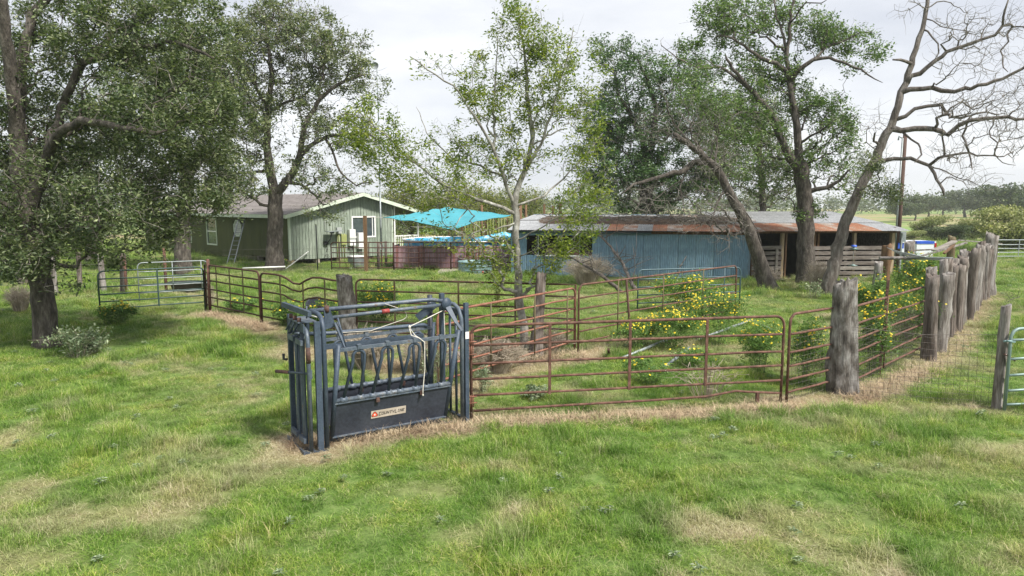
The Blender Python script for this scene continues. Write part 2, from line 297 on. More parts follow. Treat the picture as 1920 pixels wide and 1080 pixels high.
me = arr_mesh('ground', V, np.stack([ii, ii + 1, ii + nx + 1, ii + nx], 1), ground_mat(), True)
a = me.attributes.new('dry', 'FLOAT', 'POINT'); a.data.foreach_set('value', dryness(V[:, 0], V[:, 1]).astype(np.float32))
a = me.attributes.new('far', 'FLOAT', 'POINT'); a.data.foreach_set('value', sst(38, 75, V[:, 1]).astype(np.float32))
ground = link(bpy.data.objects.new('ground', me)); ground['kind'] = 'structure'

# ------------------------------------------------------------------ scatter with geometry nodes (stuff only)
def scatter(name, P, rot, scl, idx, dry, variants):
    col = bpy.data.collections.new(name + '_kinds')
    for i_, v in enumerate(variants): v.name = 'grass_tuft_%02d' % i_; col.objects.link(v)
    me = bpy.data.meshes.new(name); me.vertices.add(len(P)); me.vertices.foreach_set('co', P.astype(np.float32).ravel())
    for nm, ty, arr, fld in (('rot', 'FLOAT_VECTOR', rot, 'vector'), ('scl', 'FLOAT_VECTOR', scl, 'vector'), ('idx', 'INT', idx, 'value'), ('dry', 'FLOAT', dry, 'value')):
        q = me.attributes.new(nm, ty, 'POINT'); q.data.foreach_set(fld, np.ascontiguousarray(arr, dtype=np.int32 if ty == 'INT' else np.float32).ravel())
    o = link(bpy.data.objects.new(name, me)); g = bpy.data.node_groups.new(name + '_nodes', 'GeometryNodeTree')
    g.interface.new_socket('Geometry', in_out='INPUT', socket_type='NodeSocketGeometry'); g.interface.new_socket('Geometry', in_out='OUTPUT', socket_type='NodeSocketGeometry')
    gi = g.nodes.new('NodeGroupInput'); go = g.nodes.new('NodeGroupOutput'); ip = g.nodes.new('GeometryNodeInstanceOnPoints'); ci = g.nodes.new('GeometryNodeCollectionInfo')
    ci.inputs['Collection'].default_value = col; ci.inputs['Separate Children'].default_value = True; ci.inputs['Reset Children'].default_value = True
    ip.inputs['Pick Instance'].default_value = True
    def na(n_, ty):
        q = g.nodes.new('GeometryNodeInputNamedAttribute'); q.data_type = ty; q.inputs['Name'].default_value = n_
        return next(s for s in q.outputs if s.enabled and s.name == 'Attribute')
    g.links.new(gi.outputs[0], ip.inputs['Points']); g.links.new(ci.outputs[0], ip.inputs['Instance'])
    g.links.new(na('idx', 'INT'), ip.inputs['Instance Index'])
    e2r = g.nodes.new('FunctionNodeEulerToRotation'); g.links.new(na('rot', 'FLOAT_VECTOR'), e2r.inputs[0]); g.links.new(e2r.outputs[0], ip.inputs['Rotation'])
    g.links.new(na('scl', 'FLOAT_VECTOR'), ip.inputs['Scale']); g.links.new(ip.outputs[0], go.inputs[0])
    md = o.modifiers.new('scatter', 'NODES'); md.node_group = g; o['kind'] = 'stuff'; return o
def grass_mat():
    m, t, b, N_, L_ = nodes_of('grass_blade')
    at = N_('ShaderNodeAttribute'); at.attribute_name = 'dry'; at.attribute_type = 'INSTANCER'
    g = N_('ShaderNodeNewGeometry'); oi = N_('ShaderNodeObjectInfo')
    green = ramp(t, g.outputs['Random Per Island'], [(0, (.070, .150, .020)), (.45, (.180, .325, .040)), (.84, (.31, .44, .085)), (.92, (.52, .52, .26)), (1, (.66, .62, .42))])
    green = mix(t, .85, green, ramp(t, noise(t, .55, 4, .6, coord='Object'), [(.3, (.8, .8, .8)), (.7, (1.1, 1.1, 1.1))]), 'MULTIPLY')
    green = mix(t, .5, green, ramp(t, oi.outputs['Random'], [(0, (.5, .62, .45)), (1, (1.45, 1.3, 1.35))]), 'MULTIPLY')
    wn = N_('ShaderNodeTexNoise'); wn.inputs['Scale'].default_value = 1.1; wn.inputs['Detail'].default_value = 5; L_(g.outputs['Position'], wn.inputs['Vector'])
    green = mix(t, .9, green, ramp(t, wn.outputs['Fac'], [(.36, (.55, .72, .5)), (.5, (.95, 1, .9)), (.64, (1.3, 1.12, 1.0))]), 'MULTIPLY')
    dry = ramp(t, g.outputs['Random Per Island'], [(0, (.30, .23, .13)), (.5, (.50, .42, .27)), (1, (.68, .62, .46))])
    c = mix(t, at.outputs['Fac'], green, dry)
    L_(c, b.inputs['Base Color']); b.inputs['Roughness'].default_value = .55; b.inputs['Specular IOR Level'].default_value = .3
    tr = N_('ShaderNodeBsdfTranslucent'); ms = N_('ShaderNodeMixShader'); ms.inputs[0].default_value = .35
    L_(c, tr.inputs['Color']); L_(b.outputs[0], ms.inputs[1]); L_(tr.outputs[0], ms.inputs[2]); L_(ms.outputs[0], t.nodes['Material Output'].inputs['Surface']); return m
GM = grass_mat()
def tuft(seed, n, rad, l0, l1, wd, droop):
    r = np.random.RandomState(seed); vs = []; fs = []
    for k in range(n):
        a = r.rand() * 6.283; q = rad * math.sqrt(r.rand()); p = np.array([q * math.cos(a), q * math.sin(a), -.01])
        az = r.rand() * 6.283; L = l0 + (l1 - l0) * r.rand(); lean = r.rand() * droop; dr = np.array([math.cos(az), math.sin(az), 0]); sd_ = np.array([-math.sin(az), math.cos(az), 0])
        t_ = .15 + lean; q1 = p + L * .5 * (dr * math.sin(t_) + np.array([0, 0, math.cos(t_)])); t2 = t_ + .5 + lean * .8
        q2 = q1 + L * .5 * (dr * math.sin(t2) + np.array([0, 0, math.cos(t2)])); b = len(vs)
        vs += [p - sd_ * wd, p + sd_ * wd, q1 + sd_ * wd * .8, q1 - sd_ * wd * .8, q2]; fs += [(b, b + 1, b + 2), (b, b + 2, b + 3), (b + 3, b + 2, b + 4)]
    return bpy.data.objects.new('grass_tuft', arr_mesh('grass_tuft', np.array(vs), np.array(fs), GM))
VAR = [tuft(s_, 70, .13, .07, .19, .0022, .75) for s_ in range(5)] + [tuft(20 + s_, 60, .10, .16, .30, .0024, .6) for s_ in range(3)] + [tuft(40 + s_, 60, .16, .08, .2, .0024, 1.15) for s_ in range(3)]
def weed_rosette(seed):
    r = np.random.RandomState(seed); C = []; D = []; vs = []; fs = []
    for k in range(26):
        a = r.rand() * 6.283; q = .01 + .06 * r.rand(); z = .06 + .06 * r.rand(); c = np.array([q * math.cos(a), q * math.sin(a), z]); dr = np.array([math.cos(a), math.sin(a), .25 - .5 * r.rand()]); sd_ = np.array([-math.sin(a), math.cos(a), 0]); L = .018 + .016 * r.rand(); b = len(vs)
        vs += [c - dr * L, c + sd_ * L * .42 + np.array([0, 0, .008]), c + dr * L, c - sd_ * L * .42 + np.array([0, 0, .008])]; fs += [(b, b + 1, b + 2), (b, b + 2, b + 3)]
    return bpy.data.objects.new('weed_rosette', arr_mesh('weed_rosette', np.array(vs), np.array(fs), M['weedleaf']))
VAR += [weed_rosette(61), weed_rosette(62)]
def inbox(x, y):   # floors of the buildings and the pool stay free of grass
    s1 = (x > 0.2) & (x < 18.6) & (y > 34.3 - .235 * np.clip(x, 0, 11) + np.clip(x - 11, 0, 9) * .1 + .2) & (y < 41)
    c, s_ = math.cos(R_(46)), math.sin(R_(46)); u = (x + 12.92) * c + (y - 39.72) * s_; v = -(x + 12.92) * s_ + (y - 39.72) * c
    return s1 | ((u > -.1) & (v > -.1) & (u < 10) & (v < 24)) | ((x > -6.6) & (x < .1) & (y > 37))
rs = np.random.RandomState(5)
PP, RR, SS, II, DD = [], [], [], [], []
for y0, y1, dens, sc in ((4.6, 9, 95, .9), (9, 15, 75, 1.0), (15, 26, 42, 1.25), (26, 44, 15, 1.8), (44, 75, 3.2, 2.6)):
    wmax = .82 * y1 + 2; n = int(dens * (y1 - y0) * 2 * wmax); x = (rs.rand(n) * 2 - 1) * wmax; y = y0 + (y1 - y0) * rs.rand(n)
    k = (np.abs(x) < .80 * y + 1.2) & ~inbox(x, y); x = x[k]; y = y[k]; n = len(x)
    d = dryness(x, y); clump = fbm(x, y, .9, 71, 3); big = fbm(x, y, 3.0, 77, 2)
    keep = rs.rand(n) < (1 - .45 * d) * (.72 + .5 * sst(.3, .6, clump)); x, y, d, clump, big = [q[keep] for q in (x, y, d, clump, big)]; n = len(x)
    hgt = .80 * sc * (.55 + .95 * sst(.42, .68, clump * .6 + big * .4)) * (1 - .55 * d) * (.8 + .4 * rs.rand(n))
    tall = (sst(.56, .68, clump) * (1 - d) > rs.rand(n) * 1.5)
    ix = np.where(tall, rs.randint(5, 8, n), np.where(d > .5, rs.randint(8, 11, n), rs.randint(0, 5, n)))
    wd_ = (rs.rand(n) < .010) & (d < .7) & (clump < .6); ix = np.where(wd_, rs.randint(11, 13, n), ix); hgt = np.where(wd_, sc * (.6 + .5 * rs.rand(n)), hgt)
    PP.append(np.stack([x, y, terrain(x, y)], 1)); RR.append(np.stack([(rs.rand(n) - .5) * .3, (rs.rand(n) - .5) * .3, rs.rand(n) * 6.28], 1))
    SS.append(np.stack([np.full(n, sc), np.full(n, sc), hgt], 1)); II.append(ix)
    DD.append(np.clip(d * 1.15 + (rs.rand(n) < .10 + .4 * d) * .5 * rs.rand(n) + (.5 - big) * .5 - .02, 0, 1))
grass = scatter('grass', np.concatenate(PP), np.concatenate(RR), np.concatenate(SS), np.concatenate(II), np.concatenate(DD), VAR)
tag(grass, 'fresh green meadow grass with straw coloured tufts over the whole ground', 'grass')
print('GRASS', sum(map(len, PP)))

# ================================================================== TREES
def leaf_mesh(name, C, size, m, seed, ratio=.42, up=.5, clus=1):
    r = np.random.RandomState(seed); n = len(C)
    d = r.normal(size=(n, 3)); d[:, 2] *= .6; d /= np.linalg.norm(d, axis=1)[:, None]
    u = r.normal(size=(n, 3)); u[:, 2] = np.abs(u[:, 2]) + up; s = np.cross(d, u); s /= np.linalg.norm(s, axis=1)[:, None] + 1e-9; nn = np.cross(s, d)
    L = size * (.6 + .8 * r.rand(n))[:, None]
    a = C - d * L * .5; b = C + s * L * ratio * .5 + nn * L * .08; c = C + d * L * .5; e = C - s * L * ratio * .5 + nn * L * .08
    V = np.stack([a, b, c, e], 1).reshape(-1, 3); F = np.arange(n * 4).reshape(n, 4)
    F3 = np.concatenate([F[:, [0, 1, 2]], F[:, [0, 2, 3]]]); return arr_mesh(name, V, F3, m)
def jit(pts, r, amp):
    P = np.array(pts, float); P[1:-1] += r.normal(size=P[1:-1].shape) * amp; return P
def resample(P, step, r, amp):
    out = [P[0]]; 
    for a, b in zip(P[:-1], P[1:]):
        n = max(1, int(round(np.linalg.norm(b - a) / step)))
        for k in range(1, n + 1):
            q = a + (b - a) * k / n
            out.append(q + (r.normal(size=3) * amp if k < n else 0))
    return np.array(out)
def grow(name, label, cat, group, Y0, limbs, blobs, natt, seed, bark, leafm=None, nleaf=0, lsize=.07, rtip=.006, spread=.17, k=.35, ratio=.45, step=.3, twigs=0, twiglen=.25, up=.5, wob=.10, sink=.15, gam=.4):
    """limbs: (points (px,py), r0, r1, depth drift of the far end); blobs: (px,py,rx,ry,weight,leafy,depth offset, depth radius m)"""
    r = np.random.RandomState(seed); nodes = []; par = []; rad = []; plen = []
    base = None
    for li, (pts, r0, r1, dy) in enumerate(limbs):
        m = len(pts); P = np.array([W(x, y, Y0 + (dy * (j / (m - 1)) if not isinstance(dy, tuple) else dy[0] + (dy[1] - dy[0]) * j / (m - 1))) for j, (x, y) in enumerate(pts)])
        if li == 0: P[0][2] = -sink; 
        else:
            A = np.array(nodes); j0 = int(np.argmin(np.linalg.norm(A - P[0], axis=1))); P = np.vstack([A[j0], P[1:]])
        Q = resample(P, step, r, step * (.07 if bark is not M['barkgrey'] else .15)); n = len(Q); rr = r0 + (r1 - r0) * (np.linspace(0, 1, n) ** .8)
        if li == 0:
            d = np.linalg.norm(Q - Q[0], axis=1); rr = rr * (1 + .45 * np.exp(-d / (r0 * 1.3)))
            nodes.append(Q[0]); par.append(-1); rad.append(rr[0]); plen.append(0); last = 0
        else: last = j0
        for q, rq in zip(Q[1:], rr[1:]):
            nodes.append(q); par.append(last); rad.append(min(rq, rad[last])); plen.append(plen[last] + np.linalg.norm(q - nodes[last])); last = len(nodes) - 1
    nl = len(nodes); A = []; leafy = []
    wsum = sum(b[2] * b[3] * b[4] for b in blobs)
    for (x, y, rx, ry, wt, lf, dy, dr) in blobs:
        n = max(3, int(natt * rx * ry * wt / wsum)); q = r.normal(size=(n, 3)); q /= np.linalg.norm(q, axis=1)[:, None]; q *= (r.rand(n, 1) ** .42)
        for a in q: A.append(W(x + a[0] * rx, y + a[1] * ry, Y0 + dy + a[2] * dr)); leafy.append(lf)
    A = np.array(A); leafy = np.array(leafy); n = len(A)
    Nn = np.array(nodes); pl = np.array(plen)
    best = np.full(n, 1e9); bi = np.zeros(n, int)
    for c0 in range(0, nl, 200):
        D = np.linalg.norm(A[:, None] - Nn[None, c0:c0 + 200], axis=2) + k * pl[None, c0:c0 + 200]; j = D.argmin(1); v = D[np.arange(n), j]; u = v < best; best[u] = v[u]; bi[u] = j[u] + c0
    done = np.zeros(n, bool); allp = list(nodes); parl = list(par); idx = np.full(n, -1); plen2 = list(plen)
    bb = best.copy()
    for _ in range(n):
        i = int(np.argmin(bb)); p = bi[i]; me_ = len(allp)
        a, b_ = allp[p], A[i]; dist = np.linalg.norm(b_ - a)
        if dist > step * 1.1:      # crooked intermediate joints
            kk = int(dist / (step * .75)); prev = p
            for q in range(1, kk + 1):
                tt = q / (kk + 1); allp.append(a + (b_ - a) * tt + r.normal(size=3) * step * .24 + np.array([0, 0, .12 * dist * tt * (1 - tt)])); parl.append(prev); plen2.append(plen2[p] + dist * tt); prev = len(allp) - 1
            p = prev; me_ = len(allp)
        allp.append(b_); parl.append(p); plen2.append(plen2[bi[i]] + dist); bb[i] = 1e9; done[i] = True; idx[i] = me_
        D = np.linalg.norm(A - b_, axis=1) + k * plen2[-1]; u = (D < best) & ~done; best[u] = D[u]; bi[u] = me_; bb[u] = D[u]
    T = len(allp); cnt = np.zeros(T); kids = [[] for _ in range(T)]
    for i in range(T):
        if parl[i] >= 0: kids[parl[i]].append(i)
    order = np.argsort(np.array(plen2), kind='stable')
    # children always created after parents
    for i in range(T - 1, 0, -1):
        if not kids[i]: cnt[i] += 1
        cnt[parl[i]] += cnt[i]
    R = np.zeros(T); R[:nl] = rad
    for i in range(nl, T): R[i] = min(rtip * max(cnt[i], 1) ** .48, R[parl[i]] * .92)
    P = np.array(allp); root = P[0].copy(); root[2] = 0
    o = thing(name, label, cat, root, 0, group); P = P - root
    trunk = MB(); thin = MB(); used = np.zeros(T, bool)
    starts = [(-1, 0)]
    while starts:
        p0, i = starts.pop(); chain = [] if p0 < 0 else [p0]; rl = [] if p0 < 0 else [min(R[p0], R[i] * 1.25)]
        while True:
            chain.append(i); rl.append(R[i]); ks = kids[i]
            if not ks: rl[-1] *= .55; break
            ks = sorted(ks, key=lambda q: -R[q])
            for q in ks[1:]: starts.append((i, q))
            i = ks[0]
        if len(chain) > 1:
            mr = max(rl); ns = 16 if mr > .12 else 10 if mr > .05 else 6 if mr > .02 else 4 if mr > .009 else 3
            (thin if mr < .022 * (rtip / .006) ** .5 else trunk).tube(P[chain], rl, ns, cap=mr > .03, wob=wob if mr > .04 else 0, rnd=r)
    tw = [i for i in range(nl, T) if cnt[i] <= 3]
    if twigs:
        for i in tw:
            if r.rand() < twigs:
                p = P[i]; d = P[i] - P[parl[i]]; d = d / (np.linalg.norm(d) + 1e-6) + r.normal(size=3) * .9; d /= np.linalg.norm(d); L = twiglen * (.5 + r.rand())
                q = p + d * L * .5 + r.normal(size=3) * L * .1; thin.tube([p, q, q + (d + r.normal(size=3) * .5) * L * .5], [rtip * .7, rtip * .5, rtip * .3], 3, cap=False)
    part('trunk', trunk, bark, o)
    if thin.f: part('twigs', thin, M['twig'] if bark is not M['barkpale'] else bark, o, stuff=True)
    if leafm and nleaf:
        lf = idx[leafy > 0]; wts = leafy[leafy > 0] * r.gamma(gam, size=len(lf)); wts = wts / wts.sum(); ch = r.choice(lf, nleaf, p=wts)
        tt = r.rand(nleaf, 1); pp = np.array(parl)[ch]; C = P[ch] * (1 - tt * .5) + P[pp] * tt * .5
        C = C + r.normal(size=(nleaf, 3)) * spread * np.array([1, 1, .8])
        o2 = part('crown', leaf_mesh('crown', C, lsize, leafm, seed + 1, ratio, up), leafm, o)
        o2['kind'] = 'stuff'
    print('TREE', name, T, len(trunk.f), nleaf); return o
L1, L0 = 1, 0
# --- big oak at left
grow('oak_tree', 'huge dark oak with thick leaning trunk beside the silvery weed patch', 'tree', 'post oaks around the pens', 16.4,
 [([(90, 648), (80, 560), (62, 440), (45, 350), (38, 300)], .27, .22, 0), ([(38, 300), (30, 220), (18, 120), (5, 20), (-10, -60)], .17, .10, -1.2), ([(45, 340), (36, 200), (38, 120), (60, 30), (100, -20), (150, -60)], .17, .08, .3),
  ([(60, 400), (85, 300), (110, 250), (150, 225), (210, 235), (290, 250)], .15, .05, -2.0), ([(85, 300), (120, 190), (160, 110), (215, 60), (290, 20)], .12, .05, 1.0), ([(120, 190), (150, 120), (230, 95), (330, 80), (400, 110)], .09, .03, (.5, -1)),
  ([(110, 250), (200, 200), (300, 190), (380, 215), (440, 250)], .08, .03, (-.5, 1.5)), ([(62, 430), (20, 390), (-40, 350)], .08, .04, -1), ([(70, 470), (110, 430), (170, 400)], .05, .02, -1.5), ([(215, 60), (300, -10), (360, -60)], .06, .03, 1.4)],
 [(40, 130, 130, 150, .8, 1, 1.2, 2), (180, 40, 150, 110, 1, 1, .5, 2), (320, 50, 120, 100, .9, 1, 0, 2), (130, 280, 150, 110, 1.0, 1, .9, 1.8), (290, 190, 150, 100, 1.05, 1, -.5, 2.2), (60, 400, 110, 110, 1.0, 1, 1.1, 1.4), (0, 420, 50, 90, .8, 1, -.8, 1), (30, 480, 65, 50, .8, 1, -.8, .9), (110, 440, 60, 55, .8, 1, -.7, .9), (70, 330, 50, 40, .45, 1, -1.2, .7), (210, 390, 120, 95, 1.0, 1, -1, 1.8),
  (330, 330, 120, 110, 1.05, 1, .3, 1.8), (310, 440, 55, 65, .8, 1, -.4, .8), (400, 210, 90, 120, .75, 1, .5, 1.5), (420, 330, 60, 90, .6, 1, .8, 1.2), (-40, 300, 90, 220, .8, 1, 0, 2), (110, 520, 50, 40, .35, 1, -.8, .7), (20, 500, 50, 45, .5, 1, -.8, .8), (230, 480, 50, 30, .3, 1, -.3, .7)],
 4200, 1, M['bark'], M['oakleaf'], 100000, .092, .006, .125, twigs=.25, k=.25)
# --- oak in front of the house
grow('oak_tree', 'tall spreading oak with forked trunk standing in front of the green house corner', 'tree', 'post oaks around the pens', 36.2,
 [([(515, 507), (515, 450), (517, 400), (516, 365)], .43, .36, 0), ([(516, 365), (508, 330), (500, 270), (503, 200), (510, 140), (500, 70), (505, 30)], .27, .06, .5), ([(516, 365), (530, 350), (553, 318), (563, 290), (570, 240), (582, 215), (600, 185), (635, 158), (680, 140)], .24, .06, -1),
  ([(566, 285), (590, 268), (620, 255), (650, 252), (690, 250), (705, 262)], .13, .04, -1.5), ([(600, 262), (622, 280), (632, 310), (645, 330), (668, 348), (700, 340)], .07, .03, (-.8, -2)), ([(538, 343), (565, 345), (590, 365), (606, 384)], .10, .04, -1.8), ([(512, 390), (495, 385), (480, 375), (455, 360)], .09, .04, -1), ([(505, 320), (480, 322), (440, 325), (400, 335)], .09, .03, 0),
  ([(506, 210), (530, 195), (570, 180), (610, 130)], .10, .03, 1), ([(503, 200), (470, 150), (440, 110), (420, 60)], .10, .03, .5), ([(570, 240), (560, 205), (548, 190)], .05, .02, 0)],
 [(500, 60, 90, 60, 1, 1, 0, 2.5), (580, 80, 80, 60, 1, 1, 0, 2.3), (650, 100, 60, 50, .8, 1, -.3, 1.7), (680, 160, 50, 45, .75, 1, -.5, 1.5), (450, 140, 60, 90, 1, 1, .3, 2.2), (560, 160, 90, 60, .9, 1, .6, 2.2), (480, 240, 60, 70, .9, 1, 0, 2), (620, 240, 80, 45, .8, 1, -.8, 1.8), (680, 280, 50, 45, .5, 1, -1.2, 1.4),
  (570, 320, 60, 45, .6, 1, -1, 1.6), (430, 350, 50, 50, .8, 1, -.6, 1.5), (470, 330, 50, 50, .6, 1, -.6, 1.5), (630, 350, 70, 35, .35, 1, -1.4, 1.3), (600, 395, 50, 22, .3, 1, -1.9, .8), (540, 20, 100, 30, .7, 1, 0, 2), (405, 200, 45, 110, .7, 1, 0, 1.8)],
 2900, 2, M['bark'], M['oakleaf2'], 46000, .15, .011, .17, twigs=.6, twiglen=.4, k=.25)
# --- oaks behind, between left oak and house
grow('oak_tree', 'shaded oak whose trunk hides part of the shaded long house wall, left of the ladder', 'tree', 'post oaks around the pens', 34.5,
 [([(342, 497), (342, 440), (345, 390), (352, 340)], .40, .32, 0), ([(352, 340), (335, 290), (310, 230), (290, 170)], .22, .06, 0), ([(352, 340), (370, 290), (390, 230), (400, 150), (395, 80)], .22, .06, .8), ([(365, 300), (345, 270), (330, 262)], .12, .04, -1), ([(385, 250), (430, 210), (470, 190)], .10, .03, 0)],
 [(300, 150, 110, 100, 1, 1, 0, 2.6), (400, 110, 80, 90, 1, 1, 0, 2.4), (350, 250, 110, 70, .9, 1, 0, 2.4), (300, 340, 80, 60, .7, 1, 0, 1.8), (400, 320, 60, 60, .7, 1, 0, 1.8), (250, 250, 70, 80, .8, 1, 0, 2)], 1300, 3, M['bark'], M['oakleaf2'], 30000, .16, .011, .2, k=.25)
grow('oak_tree', 'slim oak with bare lower trunk in the bright grass gap behind the big left oak', 'tree', 'post oaks around the pens', 42,
 [([(172, 482), (173, 430), (170, 380), (165, 320)], .36, .28, 0), ([(165, 320), (140, 250), (120, 190)], .18, .05, 0), ([(165, 320), (190, 250), (210, 180)], .18, .05, 0)],
 [(130, 230, 90, 90, 1, 1, 0, 2.6), (215, 210, 80, 90, 1, 1, 0, 2.5), (170, 330, 120, 55, .9, 1, 0, 2.2), (60, 360, 70, 60, .6, 1, 0, 2), (250, 370, 60, 40, .5, 1, 0, 1.6)], 800, 4, M['bark'], M['oakleaf2'], 14000, .14, .012, .3, k=.25)
grow('oak_tree', 'low oak with thin trunk at the far left edge above the barbed wire', 'tree', 'post oaks around the pens', 30,
 [([(45, 540), (44, 480), (38, 420), (30, 350)], .26, .2, 0), ([(30, 350), (0, 300), (-30, 250)], .12, .05, 0), ([(38, 400), (80, 340), (120, 300)], .12, .05, 0)],
 [(0, 330, 80, 80, 1, 1, 0, 2), (100, 320, 80, 60, 1, 1, 0, 2), (40, 420, 90, 45, .8, 1, 0, 1.6)], 500, 5, M['bark'], M['oakleaf'], 9000, .11, .010, .25, k=.25)
# --- young pale-barked tree in the middle
grow('young_tree', 'slender young tree with pale mottled bark and sparse light green leaves inside the pens', 'tree', None, 16.1,
 [([(986, 657), (980, 600), (973, 560), (970, 500), (967, 450), (968, 400), (966, 372)], .105, .075, 0), ([(967, 380), (945, 332), (921, 270), (890, 218), (850, 160), (800, 130), (768, 105)], .05, .012, -1.2), ([(966, 372), (975, 340), (984, 321), (999, 259), (989, 181), (984, 104), (973, 26), (962, -20)], .075, .012, .3),
  ([(984, 321), (1015, 270), (1038, 200), (1058, 130), (1075, 50)], .045, .01, -.8), ([(967, 385), (1020, 368), (1045, 345), (1090, 300), (1130, 250)], .035, .01, .8), ([(966, 400), (930, 385), (880, 368), (830, 345), (770, 300), (720, 250), (665, 215)], .05, .010, -1.5), ([(921, 270), (925, 200), (930, 130), (935, 60)], .03, .01, .6), ([(945, 332), (900, 310), (850, 300), (800, 250), (780, 200)], .03, .008, .9),
  ([(968, 420), (930, 430), (880, 440), (830, 430), (770, 425)], .022, .007, -1.0), ([(969, 450), (1010, 430), (1060, 400), (1110, 380)], .022, .007, -1.0), ([(970, 480), (1000, 470), (1050, 450)], .018, .006, -.6), ([(880, 368), (870, 400), (850, 430), (840, 460)], .018, .006, -.8), ([(970, 470), (945, 480), (925, 500)], .014, .005, -.5)],
 [(965, 60, 45, 70, .9, 1, 0, .8), (1040, 110, 60, 80, 1, 1, -.2, .9), (985, 180, 80, 80, 1, 1, 0, 1), (900, 160, 50, 70, .8, 1, -.2, .8), (815, 120, 55, 30, .35, 1, -.6, .5), (1080, 210, 60, 60, .9, 1, .2, .8), (1100, 300, 60, 50, .8, 1, .5, .7), (1080, 420, 60, 40, .8, 1, -.6, .6), (1110, 350, 50, 50, .7, 1, .2, .6), (1090, 380, 60, 40, .8, 1, -.4, .6), (950, 290, 110, 50, .8, 1, .2, 1), (850, 280, 70, 60, .6, 1, 0, .8),
  (750, 300, 70, 65, 1.1, 1, -1, .7), (690, 240, 65, 55, 1.2, 1, -1.3, .6), (810, 360, 80, 40, .7, 1, -.9, .7), (790, 430, 70, 35, .25, 1, -.9, .5), (880, 445, 70, 35, .45, 1, -.8, .5), (1050, 465, 60, 40, .9, 1, -.6, .5), (925, 490, 55, 50, .9, 1, -.4, .4), (1010, 520, 40, 30, .2, 1, -.4, .4), (1115, 130, 40, 60, .3, 1, 0, .6), (870, 340, 70, 50, .5, 1, -.8, .7), (1000, 60, 40, 60, .5, 1, 0, .6)],
 2200, 6, M['barkpale'], M['pecanleaf'], 26000, .088, .0045, .10, k=.4, ratio=.36, step=.2, twigs=.4, twiglen=.2, wob=.06)
# --- dense oak behind the shed
grow('oak_tree', 'dense deep green oak rising behind the rusty shed roof next to the young pale tree', 'tree', 'post oaks around the pens', 42,
 [([(1222, 480), (1218, 420), (1212, 370), (1212, 320)], .48, .38, 0), ([(1212, 320), (1205, 260), (1185, 220), (1160, 180), (1150, 130)], .26, .06, 0), ([(1212, 320), (1225, 250), (1230, 200), (1215, 150), (1195, 110)], .26, .06, 0), ([(1212, 340), (1175, 335), (1140, 325), (1115, 310)], .16, .05, -1), ([(1215, 360), (1250, 335), (1290, 310)], .16, .05, -1), ([(1185, 220), (1175, 180), (1170, 140)], .08, .03, 1)],
 [(1310, 130, 45, 60, .8, 1, 0, 1.8), (1350, 230, 60, 60, .7, 1, 0, 2), (1340, 320, 60, 50, .7, 1, 0, 1.8), (1120, 260, 55, 55, .8, 1, 0, 1.8), (1300, 340, 60, 40, .8, 1, 0, 1.8), (1165, 105, 60, 45, .75, 1, 0, 2), (1210, 150, 60, 60, 1, 1, 0, 2.2), (1150, 210, 60, 60, 1, 1, 0, 2.2), (1230, 240, 70, 60, 1, 1, 0, 2.4), (1160, 300, 80, 60, 1.15, 1, 0, 2.4), (1250, 330, 80, 55, 1.1, 1, 0, 2.4), (1215, 385, 70, 25, .9, 1, 0, 1.8), (1140, 350, 70, 35, .9, 1, 0, 1.6), (1280, 200, 50, 70, .7, 1, 0, 2), (1130, 90, 30, 30, .35, 1, 0, 1.2)],
 2500, 7, M['bark'], M['oakleaf3'], 60000, .17, .012, .2, k=.25, twigs=.3, twiglen=.4)
grow('oak_tree', 'thin grey oak standing behind the shed roof between the leaning trunk and the forked oak', 'tree', 'post oaks around the pens', 40,
 [([(1430, 480), (1429, 400), (1428, 330), (1424, 270), (1420, 220)], .26, .14, 0), ([(1428, 330), (1460, 290), (1480, 250)], .09, .03, 0), ([(1426, 300), (1400, 260), (1370, 240)], .09, .03, 0), ([(1429, 380), (1460, 360), (1490, 350)], .07, .03, 0), ([(1429, 370), (1390, 350), (1360, 345)], .07, .03, 0)],
 [(1420, 230, 70, 60, 1, 1, 0, 2), (1380, 310, 60, 55, 1, 1, 0, 1.8), (1470, 310, 55, 60, 1, 1, 0, 1.8), (1400, 370, 80, 25, .7, 1, 0, 1.5), (1340, 260, 50, 60, .7, 1, 0, 1.6), (1620, 330, 50, 40, .4, 1, 0, 1.5)], 1100, 8, M['barkgrey'], M['oakleaf2'], 15000, .14, .012, .2, k=.25, twigs=.8, twiglen=.5)
